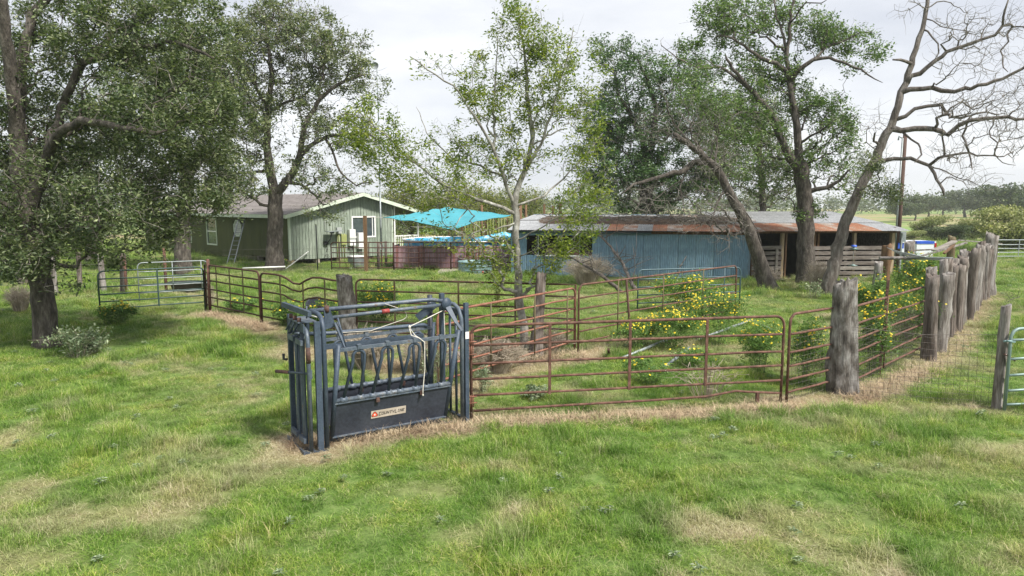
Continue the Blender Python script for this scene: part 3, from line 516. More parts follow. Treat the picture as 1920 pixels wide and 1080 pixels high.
# --- leaning, mostly dead oak
grow('leaning_oak', 'mostly dead oak leaning left over the shed with tangled grey twigs', 'tree', 'post oaks around the pens', 28.2,
 [([(1442, 542), (1428, 500), (1408, 440), (1385, 390), (1362, 350), (1338, 310), (1312, 285), (1290, 268), (1265, 252)], .33, .10, -1.0), ([(1322, 296), (1300, 305), (1285, 318), (1250, 328), (1215, 338), (1188, 345), (1165, 365)], .15, .035, -1.8), ([(1290, 268), (1270, 240), (1255, 215), (1245, 180)], .06, .02, -1.4), ([(1338, 310), (1345, 270), (1340, 230), (1350, 190)], .05, .02, -.5), ([(1362, 350), (1345, 380), (1335, 410), (1330, 440)], .05, .012, -1.6),
  ([(1285, 318), (1275, 350), (1282, 385), (1285, 405)], .04, .012, -1.8), ([(1385, 390), (1400, 400), (1420, 430), (1428, 460)], .03, .01, -1.5), ([(1215, 338), (1205, 365), (1190, 395), (1185, 420)], .03, .010, -2), ([(1250, 328), (1245, 360), (1225, 375), (1210, 410)], .03, .010, -1.6)],
 [(1240, 235, 55, 45, .6, 0, -1, 1.4), (1300, 230, 60, 45, .6, 0, -1, 1.4), (1330, 300, 55, 50, .8, 0, -1.2, 1.3), (1215, 370, 55, 40, .6, 0, -1.8, 1), (1300, 390, 60, 50, .9, 0, -1.5, 1.2), (1370, 410, 45, 55, .8, 0, -1.3, 1.2), (1350, 460, 30, 30, .2, 0, -1.3, .8), (1340, 210, 60, 50, .5, 1, -.3, 1.3), (1290, 170, 55, 45, .5, 1, -.3, 1), (1370, 290, 50, 50, .5, 1, .4, 1), (1330, 370, 50, 30, .3, 1, 0, .8)],
 1200, 9, M['bark'], M['oakleaf4'], 5500, .11, .0075, .2, k=.3, twigs=1, twiglen=.45)
# --- right oak
grow('oak_tree', 'tall green oak with straight trunk in front of the dark stall opening', 'tree', 'post oaks around the pens', 30.2,
 [([(1513, 528), (1511, 470), (1510, 400), (1506, 350), (1500, 310)], .40, .30, 0), ([(1500, 312), (1497, 270), (1492, 220), (1484, 180), (1478, 140), (1474, 110), (1480, 60), (1482, 20), (1492, -10)], .20, .05, .3), ([(1502, 318), (1480, 295), (1465, 262), (1458, 232), (1440, 205), (1415, 175), (1392, 150), (1372, 128), (1362, 110)], .22, .05, -1.2),
  ([(1478, 145), (1455, 118), (1425, 108), (1395, 85), (1370, 70), (1345, 68)], .12, .03, -.6), ([(1484, 150), (1498, 130), (1525, 112), (1555, 108), (1585, 118), (1615, 130), (1640, 148), (1655, 155)], .12, .02, -1.2), ([(1525, 112), (1550, 88), (1580, 78), (1610, 62), (1635, 60)], .07, .02, -.5), ([(1512, 362), (1530, 355), (1550, 352), (1575, 338), (1590, 320)], .13, .04, -1), ([(1392, 150), (1350, 125), (1310, 128), (1270, 110), (1240, 85)], .08, .015, -1.6),
  ([(1440, 205), (1400, 210), (1370, 215), (1340, 230)], .07, .02, -2), ([(1497, 270), (1530, 250), (1560, 230)], .07, .02, -1), ([(1474, 110), (1470, 70), (1455, 30), (1450, -10)], .07, .03, 1), ([(1482, 40), (1510, 5), (1540, 6), (1550, 0)], .04, .02, -1), ([(1511, 410), (1495, 395), (1480, 398)], .04, .015, -.6)],
 [(1380, 40, 80, 55, .9, 1, 0.5, 1.8), (1460, 30, 60, 50, .7, 1, 1.3, 1.7), (1420, 130, 90, 50, .8, 1, 0.5, 1.8), (1300, 120, 60, 50, .35, 1, -0.5, 1.2), (1590, 75, 60, 35, 1.1, 1, 0.4, 1.1), (1650, 95, 28, 22, .8, 1, -0.1, .6), (1550, 55, 35, 35, .7, 1, 0.5, .9), (1600, 125, 35, 15, .6, 1, -0.1, .6), (1520, 200, 50, 50, .45, 1, 0.6, 1.5), (1400, 220, 80, 50, .9, 1, -0.3, 1.6), (1470, 180, 70, 60, .7, 1, 1.4, 1.5), (1340, 280, 50, 50, .5, 1, 0.4, 1.2), (1430, 330, 60, 45, .6, 1, 1.5, 1.2), (1520, 60, 50, 50, .6, 1, 0.9, 1.2),
  (1560, 220, 45, 50, 1, 1, 0.1, 1.2), (1590, 270, 25, 40, .9, 1, -0.1, .8), (1440, 280, 60, 45, .4, 1, -0.1, 1.4), (1540, 300, 60, 45, .8, 1, -0.1, 1.2), (1600, 340, 40, 35, .6, 1, -0.1, 1), (1515, 395, 35, 18, 1.3, 1, 0.2, .6), (1340, 30, 50, 40, .5, 1, 0.1, 1.2), (1470, 350, 35, 30, .3, 1, 0.5, .9), (1250, 95, 40, 30, .12, 0, -1.6, .6), (1350, 200, 50, 50, .45, 1, -0.5, 1.2)],
 3100, 10, M['bark'], M['oakleaf4'], 38000, .13, .0085, .14, k=.27, twigs=.5, twiglen=.35)
# --- bare tree at right
grow('bare_tree', 'nearly leafless oak with long bare crooked limbs against the sky', 'tree', 'post oaks around the pens', 26.4,
 [([(1552, 550), (1562, 505), (1575, 455), (1588, 410), (1612, 355), (1635, 310), (1652, 275), (1670, 240), (1683, 200), (1700, 155), (1710, 120)], .27, .105, 0), ([(1710, 120), (1718, 90), (1730, 55), (1736, 20), (1740, -20)], .11, .06, .4),
  ([(1706, 152), (1725, 138), (1752, 115), (1775, 97), (1795, 90), (1820, 82), (1840, 74), (1866, 66), (1880, 48), (1884, 20), (1892, -5)], .10, .035, -1.2), ([(1878, 46), (1898, 50), (1918, 50), (1950, 72)], .05, .02, -1.2), ([(1700, 167), (1730, 167), (1765, 170), (1790, 172), (1820, 167), (1850, 158), (1880, 148), (1915, 130), (1955, 112)], .10, .04, -2.0),
  ([(1684, 232), (1698, 218), (1715, 204), (1740, 199), (1765, 197), (1773, 210), (1783, 219), (1800, 221), (1830, 213), (1870, 215)], .08, .025, -1), ([(1668, 247), (1690, 245), (1715, 241), (1752, 242), (1777, 253), (1796, 236), (1818, 226), (1845, 222), (1890, 219), (1925, 222), (1960, 240)], .12, .04, -2.4), ([(1798, 236), (1804, 255), (1812, 275), (1820, 298), (1823, 318)], .05, .02, -2.2),
  ([(1658, 296), (1690, 298), (1720, 302), (1742, 310), (1752, 325), (1762, 345), (1770, 366)], .085, .045, -1.6), ([(1838, 225), (1855, 245), (1870, 267), (1866, 290), (1880, 305), (1905, 310)], .035, .012, -2.3), ([(1738, 48), (1748, 70), (1759, 82), (1760, 100), (1752, 112)], .04, .02, -.5), ([(1706, 124), (1698, 115), (1688, 112), (1674, 112)], .065, .045, -.6),
  ([(1740, 38), (1765, 50), (1790, 55), (1830, 62)], .03, .01, -.6), ([(1742, 10), (1722, 8), (1705, 18), (1690, 22)], .03, .01, .3), ([(1742, 5), (1770, 2), (1800, 15), (1825, 22)], .03, .01, .6), ([(1868, 68), (1876, 95), (1880, 120), (1890, 135)], .035, .02, -1.3), ([(1704, 252), (1722, 270), (1728, 290), (1715, 305)], .045, .02, -1.8), ([(1650, 280), (1638, 265), (1640, 250)], .06, .03, -.5), ([(1745, 310), (1775, 322), (1800, 335), (1830, 345), (1850, 358)], .03, .01, -1.8), ([(1612, 355), (1645, 370), (1690, 372), (1705, 378)], .035, .012, -1)],
 [(1820, 50, 80, 40, .7, 0, -.8, 1), (1840, 110, 60, 40, .45, 0, -1.4, 1), (1830, 200, 90, 40, 1.1, 0, -1.7, 1.2), (1890, 250, 50, 50, .8, 0, -2.2, 1), (1790, 290, 60, 50, .6, 0, -1.8, 1), (1640, 240, 45, 45, .35, 0, -.7, 1), (1780, 130, 50, 30, .3, 0, -1.2, .8), (1830, 340, 60, 25, .35, 0, -1.8, .8), (1900, 180, 40, 50, .6, 0, -2, 1), (1700, 20, 35, 30, .2, 0, 0, .7),
  (1655, 355, 45, 28, .5, 1, -1, .8), (1630, 300, 30, 25, .4, 1, -1, .7), (1700, 370, 20, 18, .3, 1, -1, .4), (1650, 300, 30, 40, .3, 0, -.6, .7), (1900, 60, 40, 50, .4, 0, -1.3, .8)],
 900, 11, M['barkgrey'], M['oakleaf'], 3000, .09, .0085, .15, k=.22, twigs=1, twiglen=.5)
# --- small yellow green trees behind the sail
for sd_, (px, Yt, lab) in enumerate(((850, 47, 'small yellow green tree behind the turquoise shade sail'), (770, 50, 'small yellow green tree between the house gable and the shade sail'), (915, 52, 'feathery pale tree behind the slatted pool deck'), (985, 60, 'pale green shrubby tree showing through the young tree trunk'))):
    grow('small_tree', lab, 'tree', 'small trees behind the pool', Yt, [([(px, 470), (px + 4, 430), (px - 2, 400)], .14, .09, 0), ([(px, 410), (px + 25, 385), (px + 35, 370)], .06, .02, 0), ([(px, 410), (px - 25, 385), (px - 30, 365)], .06, .02, 0)],
         [(px - 25, 375, 35, 32, 1, 1, 0, 1.8), (px + 22, 382, 38, 30, 1, 1, 0, 1.8), (px, 420, 50, 28, .8, 1, 0, 1.6), (px, 350 if sd_ < 2 else 372, 30, 22, .7, 1, 0, 1.3)], 420, 30 + sd_, M['bark'], M['yellowleaf'], 6500, .16, .012, .3, k=.3)
# --- far trees and shrubs right
def far_proto(seed, name, leafm, n, hgt, wid, label, cat, group, lsz, trunkh=.35):
    r = np.random.RandomState(seed); C = []
    for b in range(16):
        c = np.array([(r.rand() - .5) * wid * .75, (r.rand() - .5) * wid * .75, hgt * (trunkh + .12 + (1 - trunkh) * .72 * r.rand())]); q = r.normal(size=(n // 16, 3)); q /= np.linalg.norm(q, axis=1)[:, None]
        C.append(c + q * (r.rand(n // 16, 1) ** .4) * np.array([wid * .23, wid * .23, hgt * .15]))
    o = thing(name, label, cat, (0, 0, 0), 0, group); t = MB(); rr = np.random.RandomState(seed)
    t.tube([(0, 0, -.4), (.05 * wid, 0, hgt * .25), (0, .03 * wid, hgt * .55)], [hgt * .05, hgt * .035, hgt * .02], 7, wob=.1, rnd=rr)
    for k_ in range(5):
        a = k_ * 1.26 + r.rand(); z = hgt * (.3 + .1 * r.rand()); t.tube([(0, 0, z), (math.cos(a) * wid * .18, math.sin(a) * wid * .18, z + hgt * .15), (math.cos(a) * wid * .34, math.sin(a) * wid * .34, z + hgt * .33)], [hgt * .022, hgt * .014, hgt * .005], 5)
    part('trunk', t, M['bark'], o); cr = part('crown', leaf_mesh('crown', np.concatenate(C), lsz, leafm, seed, .8), leafm, o); cr['kind'] = 'stuff'; return o
FP = [far_proto(100, 'far_oak', M['farleaf'], 5000, 9, 11, '', 'tree', 'oaks on the far hillside', .42), far_proto(101, 'far_oak', M['farleaf'], 5000, 8, 9, '', 'tree', 'oaks on the far hillside', .42)]
HP = [far_proto(102, 'field_shrub', M['farleaf2'], 8000, 3.4, 5.5, '', 'bush', 'shrubs along the field edge', .17, .05), far_proto(103, 'field_shrub', M['farleaf'], 8000, 2.9, 5.2, '', 'bush', 'shrubs along the field edge', .17, .05)]
FAR = [(1900, 398, 150, 1.15, 'broad dark oak nearest the right edge on the hillside'), (1690, 402, 170, .75, 'low hillside oak just above the shed roof end'), (1810, 408, 205, 1.05, 'pair-topped dark oak on the hillside left of the round oak'), (1833, 406, 205, 1.0, 'round dark oak on the hillside below the bare limb tips'), (1740, 402, 190, .8, 'wide low oak just right of the utility pole on the hillside'), (1770, 396, 230, .9, 'hazy oak in the hill line above the tan field'),
       (1895, 402, 170, 1.05, 'tallest dark oak on the hillside at the right edge'), (1715, 404, 180, .7, 'small oak touching the utility pole on the hillside'), (1865, 398, 240, .9, 'pale hazy oak between two darker hillside oaks'), (1930, 400, 180, 1.0, 'oak cut off by the frame on the far hillside')]
first = {}
for i, (px, py, Yt, s_, lab) in enumerate(FAR):
    p_ = FP[i % 2]; o = p_ if i < 2 else copy_tree(p_); q = W(px, py, Yt); z = float(terrain(q[0], q[1])); o.location = (q[0], q[1], z - .2); o.scale = (s_, s_, s_ * .9); o.rotation_euler = (0, 0, i * 1.7); o['label'] = lab
SHR = [(1735, 455, 72, .9, .88, 'tall rounded shrub with pale top right of the white pickup bed'), (1785, 452, 70, .75, .74, 'bright green shrub behind the stockade posts'), (1818, 452, 74, .8, .80, 'grey green shrub between two bushier shrubs behind the stockade'), (1852, 452, 84, .9, .84, 'feathery pale shrub over the far pipe gate'),
       (1918, 468, 52, 1.05, 1.12, 'big yellow green bush at the right frame edge behind the far gate'), (1882, 455, 78, .75, .70, 'dark low shrub left of the big yellow green bush'), (1708, 452, 66, .45, .42, 'low shrub beside the utility pole foot'), (1795, 432, 110, .7, .6, 'shrub farther out in the tan field')]
for i, (px, py, Yt, s_, sz_, lab) in enumerate(SHR):
    p_ = HP[i % 2]; o = p_ if i < 2 else copy_tree(p_); q = W(px, py, Yt); z = float(terrain(q[0], q[1])); o.location = (q[0], q[1], z - .2); o.scale = (s_, s_, sz_); o.rotation_euler = (0, 0, i * 2.1); o['label'] = lab
# far woods: one mass
r = np.random.RandomState(9); C = []
for k_ in range(620):
    x = (r.rand() * 2 - 1) * 420; y = 250 + 190 * r.rand() ** 1.3
    if -30 > x > -140 and r.rand() < .6: y += 40
    h_ = 6 + 4.5 * r.rand(); n = 150; q = r.normal(size=(n, 3)); q /= np.linalg.norm(q, axis=1)[:, None]; z = float(terrain(x, y))
    C.append(np.array([x, y, z + h_ * .55]) + q * (r.rand(n, 1) ** .35) * np.array([h_ * .62, h_ * .62, h_ * .5]) * (1 + .25 * r.normal(size=(n, 1))))
for k_ in range(230):   # scrub across the left and centre middle distance
    x = -90 + 125 * r.rand(); y = 72 + 60 * r.rand()
    h_ = 2.6 + 2.4 * r.rand(); n = 170; q = r.normal(size=(n, 3)); q /= np.linalg.norm(q, axis=1)[:, None]; z = float(terrain(x, y))
    if x < -28 and (y < 92 or r.rand() < .3): continue
    C.append(np.array([x, y, z + h_ * .5]) + q * (r.rand(n, 1) ** .35) * np.array([h_ * .75, h_ * .75, h_ * .5]))
Cw = np.concatenate(C); dist = np.linalg.norm(Cw, axis=1)
me = leaf_mesh('distant_woods', Cw, 1.0, M['farleaf'], 12, .8)
V = np.zeros(len(me.vertices) * 3, np.float32); me.vertices.foreach_get('co', V); V = V.reshape(-1, 4, 3); c = V.mean(1, keepdims=True); sc = np.where(dist < 170, .34, .95)[:, None, None]; V = c + (V - c) * sc; me.vertices.foreach_set('co', V.astype(np.float32).ravel()); me.update()
dw = link(bpy.data.objects.new('distant_woods', me)); dw['kind'] = 'stuff'; tag(dw, 'hazy band of distant oak woods along the horizon', 'woods')
# ================================================================== PIPE PANELS, GATES, WIRE
def pts2(A, B): A = np.array(A, float); B = np.array(B, float); d = B[:2] - A[:2]; return A, math.atan2(d[1], d[0]), float(np.hypot(*d))
def arc(c, r, a0, a1, n=6): return [(c[0] + r * math.cos(a0 + (a1 - a0) * i / n), 0, c[1] + r * math.sin(a0 + (a1 - a0) * i / n)) for i in range(n + 1)]
def wire_grid(L, z0, z1, sp, seed=0, r=.0022, wav=.008):
    rr = np.random.RandomState(seed); m = MB(); z = z0
    while z <= z1 + .001:
        m.tube([(L * i / 6, rr.normal() * wav, z + rr.normal() * wav) for i in range(7)], r, 3, cap=False); z += sp if z > .5 else sp * .8
    x = .03
    while x < L:
        m.tube([(x + rr.normal() * .006, 0.004, z0), (x + rr.normal() * .012, 0.004, (z0 + z1) / 2), (x + rr.normal() * .006, 0.004, z1)], r * .9, 3, cap=False); x += sp
    return m
def panel(name, label, cat, A, B, rails, h=1.52, ups=(), m='rust', mu=None, r=.024, foot=(0, 0), corner=(1, 1), group=None, mesh=None, sag=None, dz=0, up_r=.016, zfoot=-.05, flat=True, seed=0):
    """A tube gate or corral panel standing on the line A-B: frame bent at the corners, rails and uprights as parts."""
    A, rz, L = pts2(A, B); o = thing(name, label, cat, (A[0], A[1], dz), rz, group); rr = np.random.RandomState(seed); mu = mu or m
    top = sag or (lambda x: 0); rc = .16
    fr = MB(); P = [(0, 0, zfoot)]
    P += arc((rc, h - rc), rc, math.pi, math.pi / 2) if corner[0] else [(0, 0, h)]
    nn = max(4, int(L / .3)); P += [(rc + (L - 2 * rc) * i / nn, 0, h) for i in range(1, nn)]
    P += arc((L - rc, h - rc), rc, math.pi / 2, 0) if corner[1] else [(L, 0, h)]
    P += [(L, 0, zfoot)]
    P = [(x, rr.normal() * .003, z + (top(x) if z > h - .2 else 0)) for x, y, z in P]
    fr.tube(P, r, 9); part('frame', fr, M[m], o)
    for z in rails:
        q = MB(); k = 10; q.tube([(r + (L - 2 * r) * i / k, rr.normal() * .002, z + top(L * i / k) * (.75 if z > .4 else .2) + rr.normal() * .003) for i in range(k + 1)], r * .86, 8); part('rail', q, M[m], o)
    zl = min(rails)
    for x in ups:
        q = MB(); b = top(x)
        if flat: q.bar((x, -r * .9, zl - .03), (x, -r * .9, h - .005 + b), .045, .018, up=(0, 1, 0))
        else: q.tube([(x, -r, zl - .03), (x, -r, h + b)], up_r, 6)
        part('upright', q, M[mu], o)
    if mesh: g = part('wire_mesh', wire_grid(L - .06, .05, mesh, .11, seed), M['wire'], o, stuff=True); g.location = (.03, r * 1.1, 0)
    return o, L
GP = 'rusty pipe panels around the pens'
R6 = [1.23, .93, .68, .42, .19]
# long front panel
A_, B_ = G(884, 790), G(1463, 757)
def frontsag(x): return .0
pm, Lm = panel('corral_fence', 'longest rusty front panel running from the squeeze chute to the flower clump', 'fence panel', A_, B_, [1.23, .93, .68, .42], 1.54, [1.27, 2.62, 3.97], m='rust', group=GP, seed=1)
q = MB(); q.tube([(.03, 0, .17), (1.5, 0, .18), (3, 0, .185), (4.0, 0, .2), (4.55, 0, .27), (4.75, 0, .245), (Lm - .02, 0, .19)], .021, 8); part('rail', q, M['rust'], pm, label='bottom rail kinked upward near its right end')
q = MB(); q.bar((4.95, 0, .0), (4.95, 0, .23), .05, .05); part('foot', q, M['rustdark'], pm)
# short panel right of it
A_, B_ = G(1474, 757), G(1562, 733)
panel('corral_fence', 'short rusty mesh-backed panel ending against the fat grey stump post', 'fence panel', A_, B_, [1.22, .9, .66, .42, .2], 1.57, [], m='rust', group=GP, mesh=1.25, corner=(1, 0), seed=2)
# panel beyond stump post
A_, B_ = G(1588, 739), G(1728, 666)
panel('corral_fence', 'rusty panel between the fat grey stump post and the first stockade post', 'fence panel', A_, B_, [1.27, .98, .74, .47, .2], 1.60, [1.9], m='rust', group=GP, mesh=1.2, corner=(0, 0), seed=3, flat=False)
# left panels
A_, B_ = G(388, 583), G(489, 606)
panel('corral_fence', 'rusty panel with three olive uprights next to the dark green gate', 'fence panel', A_, B_, [1.28, 1.02, .74, .48, .22], 1.52, [.85, 1.75, 2.6], m='rustdark', mu='olive', group=GP, corner=(0, 1), seed=4, r=.028)
A_, B_ = G(492, 606), G(648, 634)
def bent(x): return -.22 * math.exp(-((x - 1.75) / .45) ** 2) + .04 * math.exp(-((x - 2.6) / .5) ** 2)
panel('corral_fence', 'rusty panel with its top rail bent down, left of the split grey post', 'fence panel', A_, B_, [1.22, .94, .7, .45, .2], 1.48, [1.0, 2.05, 3.0], m='rustdark', mu='olive', group=GP, corner=(1, 0), mesh=1.1, sag=bent, seed=5, r=.028)
A_, B_ = G(670, 637), G(1078, 655)
panel('corral_fence', 'dark rusty panel passing behind the squeeze chute and the pale young trunk', 'fence panel', A_, B_, [1.27, .98, .74, .48, .22], 1.56, [1.05, 2.72, 4.15], m='rustdark', mu='olive', group=GP, corner=(1, 0), mesh=1.0, seed=6)
A_, B_ = G(822, 742), G(1077, 660)
panel('corral_gate', 'bright orange-rust gate standing ajar diagonally behind the long front panel', 'gate', A_, B_, [1.28, 1.03, .78, .53, .27], 1.52, [1.5, 3.0, 4.3], m='rustbright', mu='olive', group=GP, mesh=1.2, seed=7, flat=False, zfoot=.1)
A_ = G(1084, 665); B_ = np.array([6.8, 20.6, 0])
panel('corral_fence', 'rusty panel climbing away to the right behind the tallest yellow daisies', 'fence panel', A_, B_, [1.32, 1.06, .8, .54, .28], 1.62, [1.45, 3.4, 5.4], m='rust', mu='olive', group=GP, seed=8, flat=False)
# green gates
A_, B_ = G(1195, 586), G(1386, 578)
panel('tube_gate', 'dark teal tube gate half hidden by daisies in front of the blue shed wall', 'gate', (A_[0], A_[1], 0), (B_[0], B_[1], 0), [1.08, .82, .56, .3], 1.38, [1.9, 3.1], m='teal', group='tube gates', seed=9, flat=False)
A_, B_ = G(189, 598), G(385, 583)
panel('tube_gate', 'six-bar dark green gate beside the yellow daisies, left of the rusty panels', 'gate', A_, B_, [1.16, .92, .69, .47, .25], 1.40, [1.6], m='gategreen', group='tube gates', seed=10, dz=.05)
A_, B_ = G(262, 568), G(392, 560)
panel('tube_gate', 'pale grey tube panel standing behind the dark green gate and the black trough', 'gate', A_, B_, [1.1, .85, .6, .35], 1.42, [1.1, 2.05], m='galv', group='tube gates', seed=11, flat=False, r=.02)
A_ = G(1883, 772); B_ = A_ + np.array([3.0, .5, 0])
gg, _ = panel('tube_gate', 'grey green gate cut off by the frame beside the slim wooden post', 'gate', A_, B_, [1.22, .9, .62, .36, .12], 1.40, [1.5], m='gategrey', group='tube gates', seed=12, r=.026)
q = MB(); q.tube([(-.12, 0, 1.2), (0, .03, 1.19), (.05, -.03, 1.19), (-.1, -.03, 1.21)], .018, 6); part('latch_rope', q, M['tank'], gg)
q = MB(); q.tube([(-.1, 0, .98), (0, .02, .95), (.12, 0, .86)], .014, 5); part('latch_chain', q, M['grip'], gg)
A_ = W(1858, 487, 44); A_[2] = 0; B_ = A_ + np.array([5.5, .3, 0])
panel('tube_gate', 'distant grey pipe gate between the stockade end and the yellow green bush', 'gate', A_, B_, [.95, .7, .45, .2], 1.25, [1.8, 3.6], m='galv', group='tube gates', seed=13, r=.03, dz=0)

# ------------------------------------------------------------------ wooden posts
def gnarl(mb, p, h, r, seed, lean=(0, 0), taper=.85, flare=.25, n=14, split=True, base_z=-.1, knots=3, rough=.10):
    rr = np.random.RandomState(seed); m = 12; ph = rr.rand(5) * 6.28; rid = 1 + rough * np.array([.9 * math.sin(3 * 2 * math.pi * j / n + ph[0]) + .7 * math.sin(5 * 2 * math.pi * j / n + ph[1]) + .5 * rr.normal() for j in range(n)])
    kz = [(rr.rand() * h, rr.rand() * 6.28, r * (.12 + .25 * rr.rand())) for _ in range(knots)]
    vs = []; topz = [h * (1 + (.022 * math.sin(2 * math.pi * j / n + ph[2]) + .010 * rr.normal()) * (r / .12) * .8) for j in range(n)]
    for i in range(m):
        t = i / (m - 1); q = r * (1 - (1 - taper) * t) * (1 + flare * math.exp(-t * h / (r * 2.2)))
        for j in range(n):
            a = 2 * math.pi * j / n + .25 * t * math.sin(ph[3]); z = base_z + (topz[j] - base_z) * t; rad = q * (rid[j] * .9 + .1) * (1 + rough * .25 * rr.normal())
            for kz_, ka, kr in kz:
                dd = ((z - kz_) / (r * .8)) ** 2 + (math.atan2(math.sin(a - ka), math.cos(a - ka)) / .5) ** 2; rad += kr * math.exp(-dd)
            vs.append((p[0] + lean[0] * z + rad * math.cos(a), p[1] + lean[1] * z + rad * math.sin(a), p[2] + z))
    b = len(mb.v); fs = [(i * n + j, i * n + (j + 1) % n, (i + 1) * n + (j + 1) % n, (i + 1) * n + j) for i in range(m - 1) for j in range(n)]
    mb.add(vs, fs, True); tc_ = (p[0] + lean[0] * h, p[1] + lean[1] * h, p[2] + h * (.985 if split else 1.0)); mb.add([tc_], [])
    c = len(mb.v) - 1; mb.f += [(b + (m - 1) * n + j, b + (m - 1) * n + (j + 1) % n, c) for j in range(n)]; mb.s += [False] * n
    return mb
def post(name, label, P, h, r, m, seed, lean=(0, 0), cat='post', group=None, **kw):
    mb = gnarl(MB(), (0, 0, 0), h, r, seed, lean, **kw); o = part(name, mb, M[m], loc=(float(P[0]), float(P[1]), 0)); return tag(o, label, cat, group)
post('stump_post', 'fattest grey stump post with blackened streaks, standing between the two mesh-backed panels', G(1579, 735), 2.06, .235, 'stump', 3, (-.03, 0), taper=.80, flare=.22, n=28, knots=4, rough=.10)
post('split_post', 'short split grey post where the bent panel meets the dark panel', G(655, 648), 1.72, .19, 'stump', 8, (-.05, 0), taper=.95, n=20, rough=.12)
post('cedar_post', 'dark rough cedar post right behind the pale young trunk', G(1004, 668), 1.90, .135, 'cedardark', 11, (.06, 0), taper=.8, flare=.5, n=18, rough=.12)
post('gate_post', 'slim straight wooden post beside the cut-off grey green gate', G(1868, 768), 1.78, .075, 'cedar', 12, (.01, 0), taper=.95, flare=.05, rough=.05)
for i, (px, py, h, r, lab, mm) in enumerate(((105, 556, 1.5, .09, 'thin post behind the big left oak, nearest its trunk', 'cedar'), (150, 545, 1.55, .10, 'dark thin post in the grass just right of the big left trunk', 'cedardark'), (194, 545, 1.5, .12, 'cedar post left of the dark green gate below hanging leaves', 'cedar'), (233, 550, 1.6, .13, 'cedar post showing between bars of the dark green gate', 'cedardark'))):
    post('cedar_post', lab, G(px, py), h, r, mm, 20 + i, ((i % 2) * .05 - .02, 0), group='barbed wire fence posts')
for i, (px, py, h, r, lab) in enumerate(((237, 552, 1.45, .05, 'rust brown steel post behind the dark green gate, left one'), (312, 551, 1.85, .055, 'taller rust red steel post next to the black trough'), (394, 585, 1.72, .05, 'rust red post at the hinge end of the olive-upright panel'))):
    mb = MB(); mb.tube([(0, 0, -.1), (.01, 0, h)], r, 9); o = part('steel_post', mb, M['rust'], loc=tuple(G(px, py)[:2]) + (0,)); tag(o, lab, 'post', 'rusty steel posts')
# studded T-post
P = G(1648, 706); o = thing('t_post', 'rust red steel T-post leaning slightly in front of the daisies right of the fat stump', 'post', P)
mb = MB(); mb.bar((0, 0, -.1), (.06, 0, 1.95), .055, .012, up=(0, 1, 0)); mb.bar((0, .02, -.1), (.06, .02, 1.95), .012, .04, up=(0, 1, 0)); part('shaft', mb, M['rustdark'], o)
mb = MB()
for k in range(24): mb.box(.06 * k / 24 * 1 - .012, .06 * k / 24 + .012, -.018, -.004, .15 + k * .072, .165 + k * .072)
part('studs', mb, M['rustdark'], o, stuff=True)
P = G(1184, 645); o = part('t_post', MB().tube([(0, 0, -.1), (-.16, 0, 1.62)], .028, 6), M['rustdark'], loc=tuple(P[:2]) + (0,)); tag(o, 'dark leaning steel post just behind the long front panel near its middle', 'post')
# barbed wire left
for k, z in enumerate((.45, .8, 1.15, 1.42)):
    a, b_ = G(-30, 560), G(240, 550); mb = MB(); mb.tube([a * (1 - t) + b_ * t + np.array([0, 0, z + .03 * math.sin(9 * t + k)]) for t in np.linspace(0, 1, 14)], .006, 4); o = part('barbed_wire', mb, M['wire'])
    tag(o, ('lowest', 'second lowest', 'second highest', 'highest')[k] + ' strand of wire on the thin posts behind the left oak', 'wire', 'wires of the left fence')
# wire fence between stump post and slim post
A_, rz, L = pts2(G(1590, 742), G(1868, 768)); o = thing('wire_fence', 'faint woven wire fence strung from the fat stump to the slim gate post', 'fence', A_, rz)
part('wire_mesh', wire_grid(L, .03, 1.22, .105, 5, .0026, .012), M['wire'], o, stuff=True); mb = MB(); mb.tube([(0, 0, 1.26), (L * .5, 0, 1.2), (L, 0, 1.28)], .004, 4); part('top_wire', mb, M['wire'], o)
A_, rz, L = pts2(G(420, 512), G(735, 507)); o = thing('yard_fence', 'thin sagging wire fence across the grass in front of the green house', 'fence', A_, rz)
part('wire_mesh', wire_grid(L, .1, 1.2, .3, 6, .004, .03), M['wire'], o, stuff=True)
# stockade
A_ = G(1738, 674); B_ = G(1852, 552); rz = math.atan2(B_[1] - A_[1], B_[0] - A_[0]); L = float(np.hypot(*(B_ - A_)[:2]))
o = thing('stockade_fence', 'row of upright weathered cedar logs receding toward the far field', 'fence', A_, rz); rr = np.random.RandomState(4); x = 0; k = 0
while x < L:
    r0 = .085 + .06 * rr.rand() ** 1.5; h = 1.96 + .36 * (rr.rand() - .45); 
    if k == 0: r0, h = .15, 1.88
    if k == 1: r0, h = .12, 2.02
    if x > L - .5: r0, h = .22, 2.32
    mb = gnarl(MB(), (0, 0, 0), h, r0, 50 + k, ((rr.rand() - .5) * .07, (rr.rand() - .5) * .10), taper=.88, n=14, rough=.11, knots=4)
    part('log', mb, M['cedar' if rr.rand() < .5 else 'cedardark'], o, loc=(x, (rr.rand() - .5) * .14, 0)); x += r0 * 2 + .06 + (.35 if k in (1, 6, 13) else .12 * rr.rand()); k += 1
